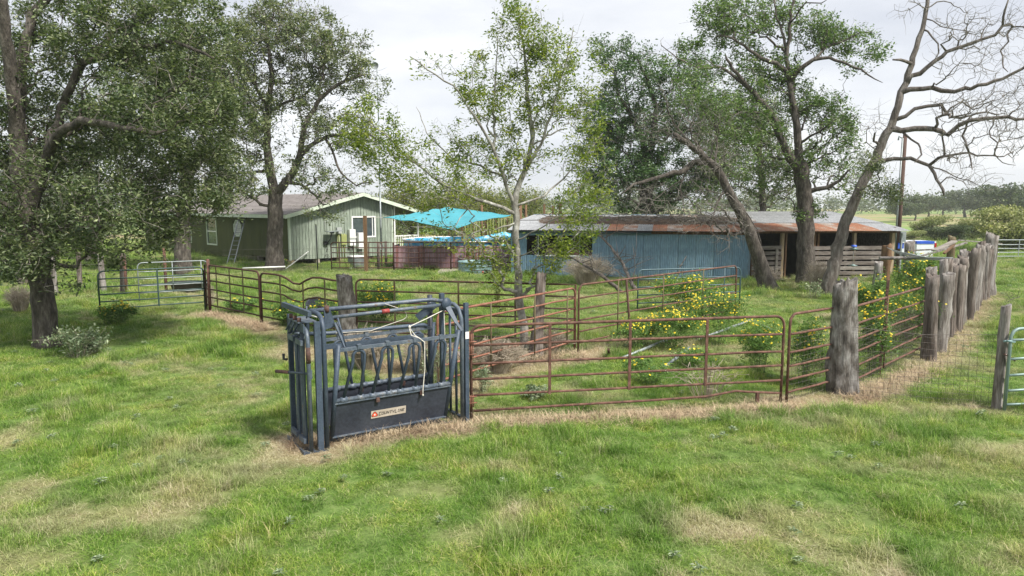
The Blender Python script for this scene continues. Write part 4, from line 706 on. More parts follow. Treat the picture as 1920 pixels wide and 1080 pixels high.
# poles and wires on the stockade
a, b_ = W(1656, 484, 19.5), W(1788, 487, 19.5); b_[1] += .3
post('cedar_post', 'short brown post carrying the long grey pole, left of the stockade', G(1657, 560), 2.0, .16, 'wood', 33, taper=1, flare=.05, group='posts inside the daisy pen')
post('cedar_post', 'lower grey post among daisies left of the brown post', G(1643, 572), 1.5, .13, 'cedar', 34, taper=1, flare=.05, group='posts inside the daisy pen')
post('cedar_post', 'square grey post beside the white pickup bed', W(1703, 500, 30), 1.85, .20, 'cedar', 35, taper=1, flare=.05, group='posts inside the daisy pen')
post('cedar_post', 'olive grey post rising highest behind the stockade logs', W(1782, 480, 29), 2.15, .15, 'olive', 36, taper=1, flare=.0, group='posts inside the daisy pen')
mb = MB(); mb.tube([a + np.array([-.1, 0, 0]), (a + b_) / 2 + np.array([0, 0, .02]), b_], [.045, .05, .03], 8, wob=.1, rnd=rr); o = part('pole_rail', mb, M['cedar']); tag(o, 'long grey weathered pole resting on the brown post and stockade', 'pole')
wb = thing('wire_bundle', 'bundle of stiff grey wires fanning out over the long weathered pole', 'wires', W(1700, 484, 19.4)); wl = np.array(wb.location)
for k in range(7):
    p0 = W(1663 + k * 3.4, 464 + k * 1.2, 19.2); p1 = W(1700 + k * 6, 484 - k * .3, 19.45); p2 = W(1787, 489 - k * 1.0, 19.8); mb = MB(); mb.tube([p0 - wl, p1 - wl, p2 - wl], [.006, .013, .010], 5); part('wire', mb, M['galv'], wb)
for k, (x0, y0, x1, y1, Yt, w_, mm, lab) in enumerate(((1728, 480, 1812, 455, 24, .09, 'cedar', 'thin grey rail lying slanted on the stockade tops'), (1752, 470, 1790, 452, 25, .22, 'boardlight', 'broad pale plank lying slanted on the stockade tops'), (1770, 475, 1788, 460, 23, .08, 'wood', 'curved orange brown branch resting on the stockade'), (1796, 450, 1878, 457, 27.5, .07, 'cedar', 'thin horizontal rail poking past the stockade end toward the field gate'), (1700, 470, 1770, 467, 27, .10, 'cedardark', 'dark rail in front of the white pickup bed'))):
    mb = MB(); mb.bar(W(x0, y0, Yt), W(x1, y1, Yt + .8), w_, .05); o = part('loose_rail', mb, M[mm]); tag(o, lab, 'rail')

# ================================================================== SQUEEZE CHUTE
CA, CB = G(590, 850), G(868, 795); CA, CRZ, CL = pts2(CA, CB); CW = .76
ch = thing('squeeze_chute', 'blue grey steel cattle squeeze chute with looped side bars in front of the pens', 'cattle chute', (CA[0], CA[1], 0), CRZ)
C_, CWN = M['chute'], M['chuteworn']
def cp(name, m=C_, lab=None, stuff=False):
    mb = MB(); cp.q.append((name, mb, m, lab, stuff)); return mb
cp.q = []
cp('head_post').box(.05, .13, -.025, .025, 0, 1.84); cp('head_post').box(-.10, -.03, CW - .03, CW + .03, .05, 1.86)
cp('head_post').box(.05, .12, CW - .025, CW + .025, 0, 1.80)
cp('control_tube', CWN).tube([(-.04, .42, 1.74), (-.04, .14, 1.74), (-.04, .05, 1.71), (-.04, .005, 1.62), (-.04, -.005, 1.45), (-.04, 0, .03)], .028, 10)
cp('grip', M['grip']).tube([(-.04, -.004, 1.28), (-.04, -.002, 1.5)], .032, 10)
cp('arch').tube([(.18, CW, .02), (.18, CW, 1.70), (.18, CW - .07, 1.86), (.18, CW - .2, 1.91), (.18, .2, 1.91), (.18, .08, 1.87), (.18, .01, 1.74), (.18, 0, 1.6), (.18, 0, .02)], .034, 12)
cp('top_channel').bar((-.03, -.1, 1.97), (-.12, CW + .12, 1.99), .05, .07); cp('top_plate', CWN).box(-.13, .12, .1, .62, 1.82, 1.835)
cp('top_plate').box(-.10, -.085, -.02, CW + .03, 1.70, 1.82)
for k, y in enumerate((.18, .27, .52, .60)):
    mb = cp('neck_bar', C_ if k % 2 else CWN); s_ = 1 if k < 2 else -1; x = -.06 + .03 * (k % 2)
    mb.tube([(x, y, .12), (x, y + s_ * .015, .5), (x, y + s_ * .05, .9), (x, y + s_ * .055, 1.15), (x, y + s_ * .01, 1.45), (x, y, 1.66)], .03, 9)
cp('sliding_gate').box(-.075, -.055, .10, .20, .12, 1.60); cp('sliding_gate').box(-.075, -.055, .42, .50, .12, 1.60)
cp('sliding_gate').box(-.05, -.035, .28, .38, .12, 1.60); cp('sliding_gate').box(-.03, -.015, .52, .70, .10, 1.62); cp('sliding_gate', CWN).box(-.03, -.015, .05, .15, .10, 1.62)
for z in (.17, 1.55):
    for (y0, y1) in ((.07, .33), (.44, .72)): cp('cross_bar', CWN).box(-.12, -.078, y0, y1, z - .035, z + .035)
cp('base_rail').box(-.14, .02, -.02, CW + .04, -.02, .035); cp('base_lip', CWN).box(-.155, -.143, -.03, CW + .05, -.02, .06); cp('base_rail').box(.02, .20, -.045, .03, -.02, .03)
cp('side_handle', C_).tube([(-.02, .05, 1.12), (-.10, .2, 1.11), (-.2, .42, 1.09)], .018, 7); cp('grip', M['grip']).tube([(-.2, .42, 1.09), (-.32, .62, 1.08)], .025, 8)
cp('latch_plate', CWN).box(-.03, .0, -.02, .05, 1.06, 1.18)
for k in range(3):
    cp('latch_link', CWN if k % 2 else C_).tube([(-.11, .18 + .17 * k, 1.80), (-.16, .28 + .17 * k, 1.66)], .012, 6)
    cp('bolt', M['grip']).tube([(-.1, .16 + .2 * k, 1.82), (-.1, .16 + .2 * k, 1.89)], .028, 8)
cp('latch_rod', M['steel']).tube([(-.10, .66, 1.93), (0, .3, 1.92), (.1, .02, 1.90)], .011, 6)
cp('lever', CWN).tube([(.03, .25, 1.86), (.02, .2, 2.03)], .012, 5); cp('lever', CWN).tube([(-.14, .06, 1.7), (-.14, .46, 1.62)], .014, 6)
cp('gate_hook', M['black']).tube([(-.12, CW + .01, 1.2), (-.16, CW + .05, 1.2), (-.16, CW + .05, 1.28)], .02, 6)
# top tubes
cp('top_tube', CWN).tube([(.2, CW - .14, 1.90), (1.2, CW - .14, 1.91), (2.0, CW - .14, 1.92), (2.14, CW - .16, 1.92), (2.26, .48, 1.90), (2.32, .2, 1.88), (2.335, .08, 1.82), (2.34, .01, 1.68), (2.34, 0, 1.5), (2.34, 0, .02)], .033, 12)
cp('control_bar', CWN).tube([(.36, .22, 1.84), (1.2, .22, 1.865), (2.16, .22, 1.885)], .027, 10)
cp('grip', M['redgrip']).tube([(1.12, .22, 1.863), (1.24, .22, 1.867)], .034, 10)
cp('top_tube').tube([(.1, CW, 1.55), (.5, CW, 1.52), (2.06, CW, 1.50), (2.12, CW, 1.47)], .031, 10)
cp('side_channel').box(.3, 2.05, CW - .02, CW + .005, 1.28, 1.36)
cp('bracket').bar((.30, .2, 1.96), (.34, .2, 1.70), .09, .03, w2=.16); cp('bolt', M['grip']).tube([(.3, .2, 1.93), (.3, .2, 2.02)], .035, 8)
cp('bracket', CWN).bar((.40, .14, 1.78), (.47, -.0, 1.44), .07, .02, w2=.02); cp('link', C_).tube([(.42, .1, 1.85), (.5, .05, 1.45)], .014, 6); cp('pin', M['grip']).tube([(.46, -.02, 1.40), (.62, -.02, 1.41)], .014, 7)
mb = cp('cam_plate'); mb.lathe([(.001, -.012), (.10, -.012), (.10, .012), (.001, .012)], 18); P_ = np.array(mb.v); mb.v = [(2.17 + a, .17 + b, 1.90 + c) for a, b, c in zip(P_[:, 0] * .8, P_[:, 2], P_[:, 1])]
cp('cam_arm').bar((2.19, .17, 1.86), (2.27, .02, 1.60), .085, .02, up=(0, 1, 0), w2=.05); cp('cam_arm').bar((2.26, .02, 1.62), (2.32, -.05, 1.50), .04, .03, up=(0, 1, 0))
cp('gusset').bar((1.95, CW, 1.62), (2.24, CW - .1, 1.85), .012, .12)
# near and far squeeze sides; y as a function of height gives the V shape
for side in (0, 1):
    yy = (lambda z: -.05 + .17 * (1.42 - z) / 1.42) if side == 0 else (lambda z: CW + .02 - .17 * (1.42 - z) / 1.42)
    x0t, x1t, x0b, x1b = .36, 2.24, .28, 2.08
    xl = lambda z: x0b + (x0t - x0b) * (z - .12) / 1.3; xr = lambda z: x1b + (x1t - x1b) * (z - .12) / 1.3
    cp('end_post').tube([(xl(.12), yy(.12), .12), (xl(1.5), yy(1.5), 1.5)], .036, 10); cp('end_post').tube([(xr(.12), yy(.12), .12), (xr(1.52), yy(1.52), 1.52)], .036, 10)
    cp('top_rail', CWN).bar((xl(1.42), yy(1.42), 1.42), (xr(1.44), yy(1.44), 1.44), .05, .045)
    cp('hinge_tube', CWN).tube([(xl(.68), yy(.68), .68), (xr(.68), yy(.68), .68)], .034, 12)
    for k in range(4):
        xc = .66 + .43 * k + .0; tp = 1.40; wt, wb = .085, .125; lean = -.09 if side == 0 else .03
        P_ = [(xc + lean - wb, yy(.70), .70), (xc - wt, yy(1.22), 1.22)] + [(xc - wt * math.cos(a), yy(1.30 + .09 * math.sin(a)), 1.30 + .09 * math.sin(a)) for a in np.linspace(0, math.pi, 9)] + [(xc + wt, yy(1.22), 1.22), (xc + lean + wb, yy(.70), .70)]
        lp = cp('loop_bar'); lp.tube(P_, .0235, 9)
        for s_ in (-1, 1): cp('sleeve', CWN).tube([(xc + lean + s_ * wb - .05, yy(.68), .68), (xc + lean + s_ * wb + .05, yy(.68), .68)], .044, 12)
        cp('clip', CWN).box(xc - .03, xc + .03, yy(1.44) - .035, yy(1.44) + .035, 1.41, 1.475)
    # lower solid sheet with rolled lip
    zt, zb = .635, .15; off = -.012 if side == 0 else .012
    mb = cp('side_sheet', M['chutesheet']); V_ = []
    for e in (0, .006 if side == 0 else -.006): V_ += [(xl(zb), yy(zb) + off + e, zb), (xr(zb), yy(zb) + off + e, zb), (xr(zt), yy(zt) + off + e, zt), (xl(zt), yy(zt) + off + e, zt)]
    mb.add(V_, [(0, 1, 2, 3), (7, 6, 5, 4), (0, 4, 5, 1), (1, 5, 6, 2), (2, 6, 7, 3), (3, 7, 4, 0)])
    cp('lip', CWN).bar((xl(zt), yy(zt) + off * 2, zt + .01), (xr(zt), yy(zt) + off * 2, zt + .01), .03, .018); cp('lip', CWN).bar((xl(zb), yy(zb) + off * 2, zb), (xr(zb), yy(zb) + off * 2, zb), .03, .018)
    cp('bottom_tube', CWN).tube([(.22, yy(.1) - off * 4, .085), (2.0, yy(.1) - off * 4, .085)], .03, 10)
    cp('hinge_lug', M['grip']).box(.92, .97, yy(.66) - .05, yy(.66) + .02, .58, .65); cp('hinge_lug', M['grip']).box(1.62, 1.67, yy(.66) - .05, yy(.66) + .02, .58, .65)
# tail gate
cp('tail_post').box(2.385, 2.45, -.03, .03, 0, 1.92); cp('tail_post').box(2.36, 2.43, CW - .03, CW + .04, 0, 1.99); cp('tail_post', M['chutesheet']).tube([(2.2, CW + .05, 0), (2.2, CW + .05, 1.97)], .045, 8)
cp('tail_beam').box(2.38, 2.44, .032, CW - .032, 1.72, 1.80); cp('tail_beam').box(2.38, 2.44, .032, CW - .032, .02, .08)
for y in (.3, .5): cp('tail_bar').tube([(2.4, y, .08), (2.4, y, 1.72)], .022, 8)
cp('white_tag', M['white']).box(2.386, 2.448, -.036, -.031, 1.36, 1.47)
cp('floor_pan', M['chutesheet']).box(.2, 2.3, .1, CW - .1, .0, .03)
for name, mb, m, lab, st in cp.q: part(name, mb, m, ch, st, lab)
# decal with its lettering: plate on the near sheet
yy = lambda z: -.05 + .17 * (1.42 - z) / 1.42
tilt = math.atan2(.17, 1.42)
dz_, dx_ = .385, 1.13
mb = MB(); mb.box(-.245, .245, -.0035, .0, -.05, .05); dec = part('decal', mb, M['decal'], ch, label='tan brand decal with orange red emblem and black slanted lettering'); dec.location = (dx_, yy(dz_) - .0165, dz_); dec.rotation_euler = (tilt, 0, 0); dec.scale = (1.12, 1, 1.15)
mb = MB()
P_ = [(-.035, -.03), (.035, -.03), (.047, -.012), (.013, .038), (-.013, .038), (-.047, -.012)]
mb.add([(x - .195, -.0045, z) for x, z in P_] + [(x - .195, -.0036, z) for x, z in P_], [(0, 1, 2, 3, 4, 5)] + [(i, (i + 1) % 6, 6 + (i + 1) % 6, 6 + i) for i in range(6)]); part('emblem_border', mb, M['ink'], dec)
mb = MB(); mb.add([(x * .82 - .195, -.0055, z * .8) for x, z in P_] + [(x * .82 - .195, -.0046, z * .8) for x, z in P_], [(0, 1, 2, 3, 4, 5)] + [(i, (i + 1) % 6, 6 + (i + 1) % 6, 6 + i) for i in range(6)]); part('emblem', mb, M['decalred'], dec)
mb = MB()
for k in range(10):
    a = k * math.pi / 5; rr_ = .017 if k % 2 == 0 else .007; a2 = a + math.pi / 5; r2 = .007 if k % 2 == 0 else .017
    mb.add([(-.195, -.0062, -.002), (-.195 + rr_ * math.sin(a), -.0062, rr_ * math.cos(a) - .002), (-.195 + r2 * math.sin(a2), -.0062, r2 * math.cos(a2) - .002)], [(0, 1, 2)])
part('star', mb, M['white'], dec)
GLY = {'C': ['#####', '#....', '#....', '#....', '#####'], 'O': ['#####', '#...#', '#...#', '#...#', '#####'], 'U': ['#...#', '#...#', '#...#', '#...#', '#####'], 'N': ['#...#', '##..#', '#.#.#', '#..##', '#...#'], 'T': ['#####', '..#..', '..#..', '..#..', '..#..'],
       'Y': ['#...#', '#...#', '.###.', '..#..', '..#..'], 'L': ['#....', '#....', '#....', '#....', '#####'], 'I': ['.###.', '..#..', '..#..', '..#..', '.###.'], 'E': ['#####', '#....', '####.', '#....', '#####']}
x0 = -.137
for k, c_ in enumerate('COUNTYLINE'):
    big = c_ in 'L' or k == 0; cw, chh = .0048 if c_ != 'I' else .0040, .0098 if big else .0078; cwx = .0058 if c_ != 'I' else .0042; mb = MB()
    for ri, row in enumerate(GLY[c_]):
        ci = 0
        while ci < 5:
            if row[ci] == '#':
                cj = ci
                while cj < 5 and row[cj] == '#': cj += 1
                zt_ = (2.5 - ri) * chh; zb_ = zt_ - chh * 1.02; sl = .22
                xa, xb = x0 + ci * cwx, x0 + cj * cwx + .0022
                mb.add([(xa + zb_ * sl, -.0045, zb_), (xb + zb_ * sl, -.0045, zb_), (xb + zt_ * sl, -.0045, zt_), (xa + zt_ * sl, -.0045, zt_)], [(0, 1, 2, 3)]); ci = cj
            else: ci += 1
    part('letter', mb, M['ink'], dec); x0 += 5 * cwx + .0085
def at(x, y, z):
    c, s_ = math.cos(CRZ), math.sin(CRZ); return np.array([CA[0] + c * x - s_ * y, CA[1] + s_ * x + c * y, z])
# ropes
mb = MB(); mb.tube([at(1.62, -.06, 1.44), at(1.55, .0, 1.5), at(1.5, .1, 1.62), at(1.8, .15, 1.7), at(2.12, .2, 1.8)], .007, 6); mb.tube([at(1.5, .1, 1.62), at(1.5, .02, 1.5), at(1.58, -.075, 1.47), at(1.66, -.09, 1.40), at(1.665, -.075, 1.0), at(1.65, -.03, .66), at(1.64, -.05, .60)], .0075, 6); mb.lathe([(.001, -.02), (.017, 0), (.001, .02)], 8, tuple(at(1.64, -.05, .59)))
mb.lathe([(.001, -.03), (.024, 0), (.001, .03)], 8, tuple(at(1.5, .08, 1.62))); tag(part('rope', mb, M['rope']), 'knotted off-white rope hanging over the near top rail of the chute', 'rope', None)
mb = MB(); mb.tube([at(.45, .3, 1.6), at(1.0, .35, 1.57), at(1.5, .3, 1.70), at(1.55, .28, 1.74), at(1.52, .25, 1.82), at(1.45, .24, 1.87), at(1.25, .4, 1.95)], .0055, 5); tag(part('cord', mb, M['rope']), 'thin pale cord stretched inside the top of the chute', 'cord')
mb = MB(); mb.tube([at(2.14, .2, 1.84), at(2.15, .2, 1.4), at(2.2, .22, .8)], .005, 5); tag(part('cord', mb, M['rope']), 'thin cord dangling straight down from the cam plate at the chute tail', 'cord')
# hinge chain at panel joint
mb = MB()
for k in range(3):
    for z in (1.15, 1.33, .35): mb.tube([at(2.47 + .03 * k, -.02, z - .1), at(2.47 + .03 * k, -.02, z + .1)], .008, 5)
for z in (1.10, 1.30, .32, .42): mb.tube([at(2.45, -.02, z), at(2.58, -.04, z)], .010, 5)
tag(part('hinge_pins', mb, M['rustbright']), 'rusty hinge pins tying the chute tail to the long front panel', 'hinge')
# ================================================================== GREEN HOUSE
HX, HY, HA = -12.92, 39.72, R_(46)
def hw(x, y, z=0): c, s_ = math.cos(HA), math.sin(HA); return np.array([HX + c * x - s_ * y, HY + s_ * x + c * y, z])
ho = thing('house', 'long sage green ranch house with brown shingle gable roof and pale trim, raised on blocks', 'house', (HX, HY, 0), HA)
GW, RC, HL = 7.3, 4.75, 24.0
rz_ = lambda x: 3.0 + 1.2 * (1 - abs(x - RC) / RC)
def siding(x0, x1, zlo, zhi, face, holes=(), strip=.205, pick=0):
    """one sheet of grooved siding; face 'g' on the gable plane, 'l' on the long wall"""
    mb = MB(); n = max(1, round((x1 - x0) / strip)); w = (x1 - x0) / n
    for k in range(n):
        a, b = x0 + k * w + .009, x0 + (k + 1) * w - .009; segs = [(zlo, None)]
        for hx0, hx1, hz0, hz1 in holes:
            if b > hx0 and a < hx1: segs = [(zlo, hz0), (hz1, None)]
        if pick and len(segs) < 2: continue
        for z0, z1 in ([segs[pick]] if pick or len(segs) > 1 else segs):
            za, zb = (z1, z1) if z1 is not None else (zhi(a), zhi(b))
            if face == 'g': mb.add([(a, -.03, z0), (b, -.03, z0), (b, 0, z0), (a, 0, z0), (a, -.03, za), (b, -.03, zb), (b, 0, zb), (a, 0, za)], [(3, 2, 1, 0), (4, 5, 6, 7), (0, 1, 5, 4), (1, 2, 6, 5), (2, 3, 7, 6), (3, 0, 4, 7)])
            else: mb.box(-.03, 0, a, b, z0, za)
    return mb
sb = .30
gwin = (4.25, 5.85, 1.53, 2.70)
k = 0; x = 0.0
while x < GW - .01:
    x2 = min(x + 1.2167, GW); part('siding_panel', siding(x + .006, x2 - .006, sb - .012 * x, lambda q: rz_(q) - .10, 'g', [gwin]), M['siding'], ho)
    if x2 > gwin[0] and x < gwin[1]: part('siding_panel', siding(x + .006, x2 - .006, sb, lambda q: rz_(q) - .10, 'g', [gwin], pick=1), M['siding'], ho)
    x = x2
mb = MB(); mb.add([(0, .03, sb), (GW, .03, sb), (GW, .03, rz_(GW) - .12), (RC, .03, rz_(RC) - .12), (0, .03, 2.88)], [(0, 1, 2, 3, 4)]); part('sheathing', mb, M['interior'], ho)
mb = MB(); mb.box(.02, .05, .03, HL, sb, 2.85); mb.box(GW - .03, GW, .03, HL, sb, 3.1); mb.box(.05, GW - .03, HL - .03, HL, sb, 3.0); part('wall', mb, M['sidingshade'], ho)
LW = [(10.0, 11.5, .85, 2.55), (14.4, 15.9, .85, 2.55), (19.0, 20.2, .9, 2.5)]; OW = (6.1, 7.3, 1.45, 2.55)
y = 0.0
while y < HL - .01:
    y2 = min(y + 1.2, HL); part('siding_panel', siding(y + .006, y2 - .006, sb if y > 4 else sb + .05, lambda q: 2.9, 'l', LW + [OW]), M['sidingshade'], ho)
    if any(y2 > h_[0] and y < h_[1] for h_ in LW + [OW]): part('siding_panel', siding(y + .006, y2 - .006, sb, lambda q: 2.9, 'l', LW + [OW], pick=1), M['sidingshade'], ho)
    y = y2
def rslab(x0, x1, name='roof'):
    mb = MB(); z0, z1 = rz_(x0), rz_(x1); t = .06
    mb.add([(x0, -.55, z0), (x1, -.55, z1), (x1, HL + .4, z1), (x0, HL + .4, z0), (x0, -.55, z0 + t), (x1, -.55, z1 + t), (x1, HL + .4, z1 + t), (x0, HL + .4, z0 + t)], [(3, 2, 1, 0), (4, 5, 6, 7), (0, 1, 5, 4), (1, 2, 6, 5), (2, 3, 7, 6), (3, 0, 4, 7)])
    n = 15; o = part(name, mb, M['shingle'], ho); c = MB()
    for k in range(n + 1):
        t0 = k / n; xa = x0 + (x1 - x0) * t0; za = rz_(xa) + t; dx = (x1 - x0) / n * .97 * (1 if x1 > x0 else 1)
        if k < n: xb = xa + dx; zb = rz_(xb) + t; lo = xa if rz_(xa) < rz_(xb) else xb; c.add([(xa, -.56, za + (.018 if xa == lo else .002)), (xb, -.56, zb + (.018 if xb == lo else .002)), (xb, HL + .41, zb + (.018 if xb == lo else .002)), (xa, HL + .41, za + (.018 if xa == lo else .002))], [(0, 1, 2, 3)])
    part('shingle_course', c, M['shingle'], o, stuff=True)
rslab(-.5, RC - .004); rslab(RC + .004, 10.0)
for x0, x1 in ((-.52, RC - .003), (RC + .003, 10.02)):
    mb = MB(); z0, z1 = rz_(x0), rz_(x1); mb.add([(x0, -.60, z0 - .17), (x1, -.60, z1 - .17), (x1, -.56, z1 - .17), (x0, -.56, z0 - .17), (x0, -.60, z0 + .05), (x1, -.60, z1 + .05), (x1, -.56, z1 + .05), (x0, -.56, z0 + .05)], [(3, 2, 1, 0), (4, 5, 6, 7), (0, 1, 5, 4), (1, 2, 6, 5), (2, 3, 7, 6), (3, 0, 4, 7)]); part('rake_board', mb, M['trim'], ho)
mb = MB(); mb.box(-.55, -.51, -.55, HL + .4, rz_(-.5) - .15, rz_(-.5) + .055); part('fascia', mb, M['trim'], ho)
mb = MB(); mb.box(-.50, -.04, -.5, HL + .3, 2.80, 2.82); part('soffit', mb, M['trim'], ho)
mb = MB(); mb.box(-.045, .06, -.045, -.031, .25, 2.86); mb.box(-.045, -.031, -.03, .09, .25, 2.82); part('corner_board', mb, M['trim'], ho)
mb = MB(); mb.box(GW - .05, GW + .02, -.045, -.031, .2, 3.2); part('corner_board', mb, M['trim'], ho); mb = MB(); mb.box(5.9, 5.96, -.04, -.031, .25, 3.7); part('corner_board', mb, M['siding'], ho)
def window(r, face, mull='v', blinds=True):
    a, b, z0, z1 = r; fw = .09
    def bx(mb, p, q, u0, u1, y0, y1): return mb.box(p, q, y0, y1, u0, u1) if face == 'g' else mb.box(y0, y1, p, q, u0, u1)
    mb = MB()
    for (p, q, u0, u1) in ((a - fw, b + fw, z1, z1 + fw), (a - fw, b + fw, z0 - fw, z0), (a - fw, a, z0, z1), (b, b + fw, z0, z1)): bx(mb, p, q, u0, u1, -.07, -.02)
    wn = part('window', mb, M['trim'] if face == 'l' else M['white'], ho)
    mb = MB(); bx(mb, a, b, z0, z1, -.012, -.006); part('pane', mb, M['glass'], wn)
    mb = MB()
    if mull == 'v': bx(mb, (a + b) / 2 - .04, (a + b) / 2 + .04, z0, z1, -.05, -.014); bx(mb, b - .16, b - .11, z0, z1, -.045, -.014)
    else: bx(mb, a, b, (z0 + z1) / 2 - .03, (z0 + z1) / 2 + .03, -.05, -.014)
    part('sash', mb, M['white'], wn); return wn
window(gwin, 'g')
for r in LW: window(r, 'l', 'h')
mb = MB(); cy, cz, rr0 = 6.7, 2.0, .60
for k in range(8):
    a0, a1 = (k + .5) * math.pi / 4, (k + 1.5) * math.pi / 4; q = lambda r_, a_, x_: (x_, cy + r_ * math.cos(a_), cz + r_ * math.sin(a_) * .95)
    mb.add([q(rr0, a0, -.07), q(rr0, a1, -.07), q(rr0 - .09, a1, -.07), q(rr0 - .09, a0, -.07), q(rr0, a0, -.02), q(rr0, a1, -.02), q(rr0 - .09, a1, -.02), q(rr0 - .09, a0, -.02)], [(0, 1, 2, 3), (0, 4, 5, 1), (2, 6, 7, 3)])
wn = part('window', mb, M['trim'], ho, label='octagonal window behind the ladder'); mb = MB(); mb.add([(-.033, cy + .52 * math.cos((k + .5) * math.pi / 4), cz + .5 * math.sin((k + .5) * math.pi / 4)) for k in range(8)], [tuple(range(8))]); part('pane', mb, M['meter'], wn)
mb = MB()
for k in (-1, 0, 1): mb.box(-.045, -.036, cy - .5, cy + .5, cz + k * .22 - .01, cz + k * .22 + .01); mb.box(-.052, -.046, cy + k * .24 - .01, cy + k * .24 + .01, cz - .48, cz + .48)
part('sash', mb, M['white'], wn)
for k, x in enumerate((.05, 1.7, 3.3, 4.9, 6.3, 7.15)):
    mb = MB(); mb.box(x, x + .22, .02, .42, -.1, sb - .012 * x - .01); part('pier', mb, M['concrete' if k % 2 else 'woodpale'], ho)
for k in range(7): mb = MB(); mb.box(.02, .36, .9 + k * 1.6, 1.2 + k * 1.6, -.1, sb); part('pier', mb, M['concrete'], ho)
mb = MB(); mb.box(.7, GW - .2, .8, HL - 1, -.05, .27); part('underfloor_shade', mb, M['interior'], ho)  # near-black block stands in for the shade under the floor
mb = MB(); mb.box(-.035, -.005, 4.2, HL, -.1, sb - .01); part('skirting', mb, M['sidingshade'], ho)
mb = MB(); mb.box(7.4, 9.5, .1, .2, .15, .3); part('porch_floor', mb, M['woodpale'], ho)
for x in (7.45, 9.4): mb = MB(); mb.box(x, x + .1, .02, .12, -.05, rz_(x) - .1); part('porch_post', mb, M['white'], ho)
mb = MB(); mb.box(7.56, 9.39, .04, .1, 1.42, 1.5); mb.box(7.56, 9.39, .04, .1, .5, .56); part('porch_rail', mb, M['white'], ho)
for k in range(12): mb = MB(); mb.box(7.65 + k * .15, 7.69 + k * .15, .05, .09, .561, 1.419); part('baluster', mb, M['white'], ho)
mb = MB(); mb.box(7.4, 7.42, 1.0, 3.6, .3, 2.8); part('porch_wall', mb, M['meter'], ho)
# things fixed to the gable
def wallbox(name, label, cat, x0, x1, z0, z1, d, m, extra=None, group=None):
    o = thing(name, label, cat, hw((x0 + x1) / 2, -.035, z0), HA, group); w_ = x1 - x0; mb = MB(); mb.box(-w_ / 2, w_ / 2, -d, 0, 0, z1 - z0); part('case', mb, M[m], o)
    mb = MB(); mb.box(-w_ / 2 + .03, w_ / 2 - .03, -d - .012, -d - .001, .04, z1 - z0 - .04); part('door', mb, M[m], o); return o
wallbox('meter_box', 'small square grey electrical box on the green gable wall beside the dish', 'electrical box', 3.05, 3.38, 1.75, 2.12, .14, 'meter')
wallbox('breaker_box', 'yellow green electrical panel below and right of the grey box', 'electrical box', 3.35, 3.72, 1.05, 1.68, .13, 'metergreen')
for i, (x0, z1, lab) in enumerate(((3.86, 1.98, 'left white tankless water heater on the gable wall, slightly higher'), (4.5, 1.76, 'right white tankless water heater under the gable window'))):
    o = wallbox('water_heater', lab, 'water heater', x0, x0 + .42, z1 - 1.0, z1, .26, 'white', group='water heaters'); mb = MB(); mb.box(-.2, .2, -.275, -.273, .36, .50); part('vent_band', mb, M['meter'], o)
    for k in (-.1, 0, .1): mb = MB(); mb.tube([(k, -.1, -.02), (k, -.1, -.5)], .018, 6); part('pipe', mb, M['steel'], o)
mb = MB()
for x in (3.1, 3.22, 3.42, 3.6): mb.tube([hw(x, -.08, .1), hw(x, -.08, 1.74)], .03, 6)
o = part('conduit', mb, M['metergreen']); tag(o, 'group of vertical conduits running from the electrical boxes to the ground', 'conduit')
o = thing('satellite_dish', 'flat satellite dish on a curved black arm with a dangling cable on the gable wall', 'satellite dish', hw(2.3, -.05, 1.2), HA)
mb = MB(); mb.tube([(0, -.02, 0), (0, -.25, .05), (.12, -.38, .25), (.2, -.42, .62)], .035, 8); part('arm', mb, M['black'], o)
mb = MB(); mb.bar((-.12, -.42, .69), (.85, -.46, .74), .55, .035); part('dish', mb, M['galv'], o); mb = MB(); mb.box(.1, .32, -.5, -.34, .58, .68); mb.box(-.14, .14, -.12, 0, -.1, .1); part('mount', mb, M['black'], o)
mb = MB(); mb.tube([(.02, -.06, -.08), (.08, -.06, -.3), (.02, -.06, -.55)], .014, 5); mb.tube([(.03 + .15 * math.cos(a), -.06, -.85 + .17 * math.sin(a)) for a in np.linspace(1.5, 7.6, 14)], .014, 5); part('cable', mb, M['black'], o)
mb = MB(); mb.tube([(0, 0, .7), (0, 0, 1.6)], .015, 5); part('antenna', mb, M['steel'], o)
# ladder
f0 = G(431, 500); tp_ = hw(-.12, 5.75, 2.75); o = thing('ladder', 'aluminium extension ladder leaning against the shaded long wall by the octagonal window', 'ladder', f0)
d = tp_ - f0; side = np.array([math.cos(R_(136)), math.sin(R_(136)), 0]) * .22; side = np.array([-.22, .04, 0])
for s_ in (-1, 1): mb = MB(); mb.bar(side * s_, d + side * s_, .04, .08); part('side_rail', mb, M['galv'], o)
for k in range(11): mb = MB(); c_ = d * (k + .6) / 11.5; mb.tube([c_ - side, c_ + side], .018, 6); part('rung', mb, M['galv'], o)
# yard poles
mb = MB(); mb.tube([(0, 0, -.1), (-.02, 0, 2.45)], .035, 7); o = part('yard_pole', mb, M['black'], loc=tuple(G(596, 508)[:2]) + (0,)); tag(o, 'thin black pole standing in the grass in front of the gable wall', 'pole')
mb = MB(); mb.tube([G(536, 504), hw(1.05, -.2, .75)], .035, 7); o = part('white_pipe', mb, M['white']); tag(o, 'white pipe leaning from the oak foot up against the gable wall', 'pipe')
mb = MB(); mb.tube([G(455, 503, .25), G(535, 500, .32)], .04, 7); o = part('white_pipe', mb, M['white']); tag(o, 'white pipe lying low beside the ladder foot and oak trunk', 'pipe')
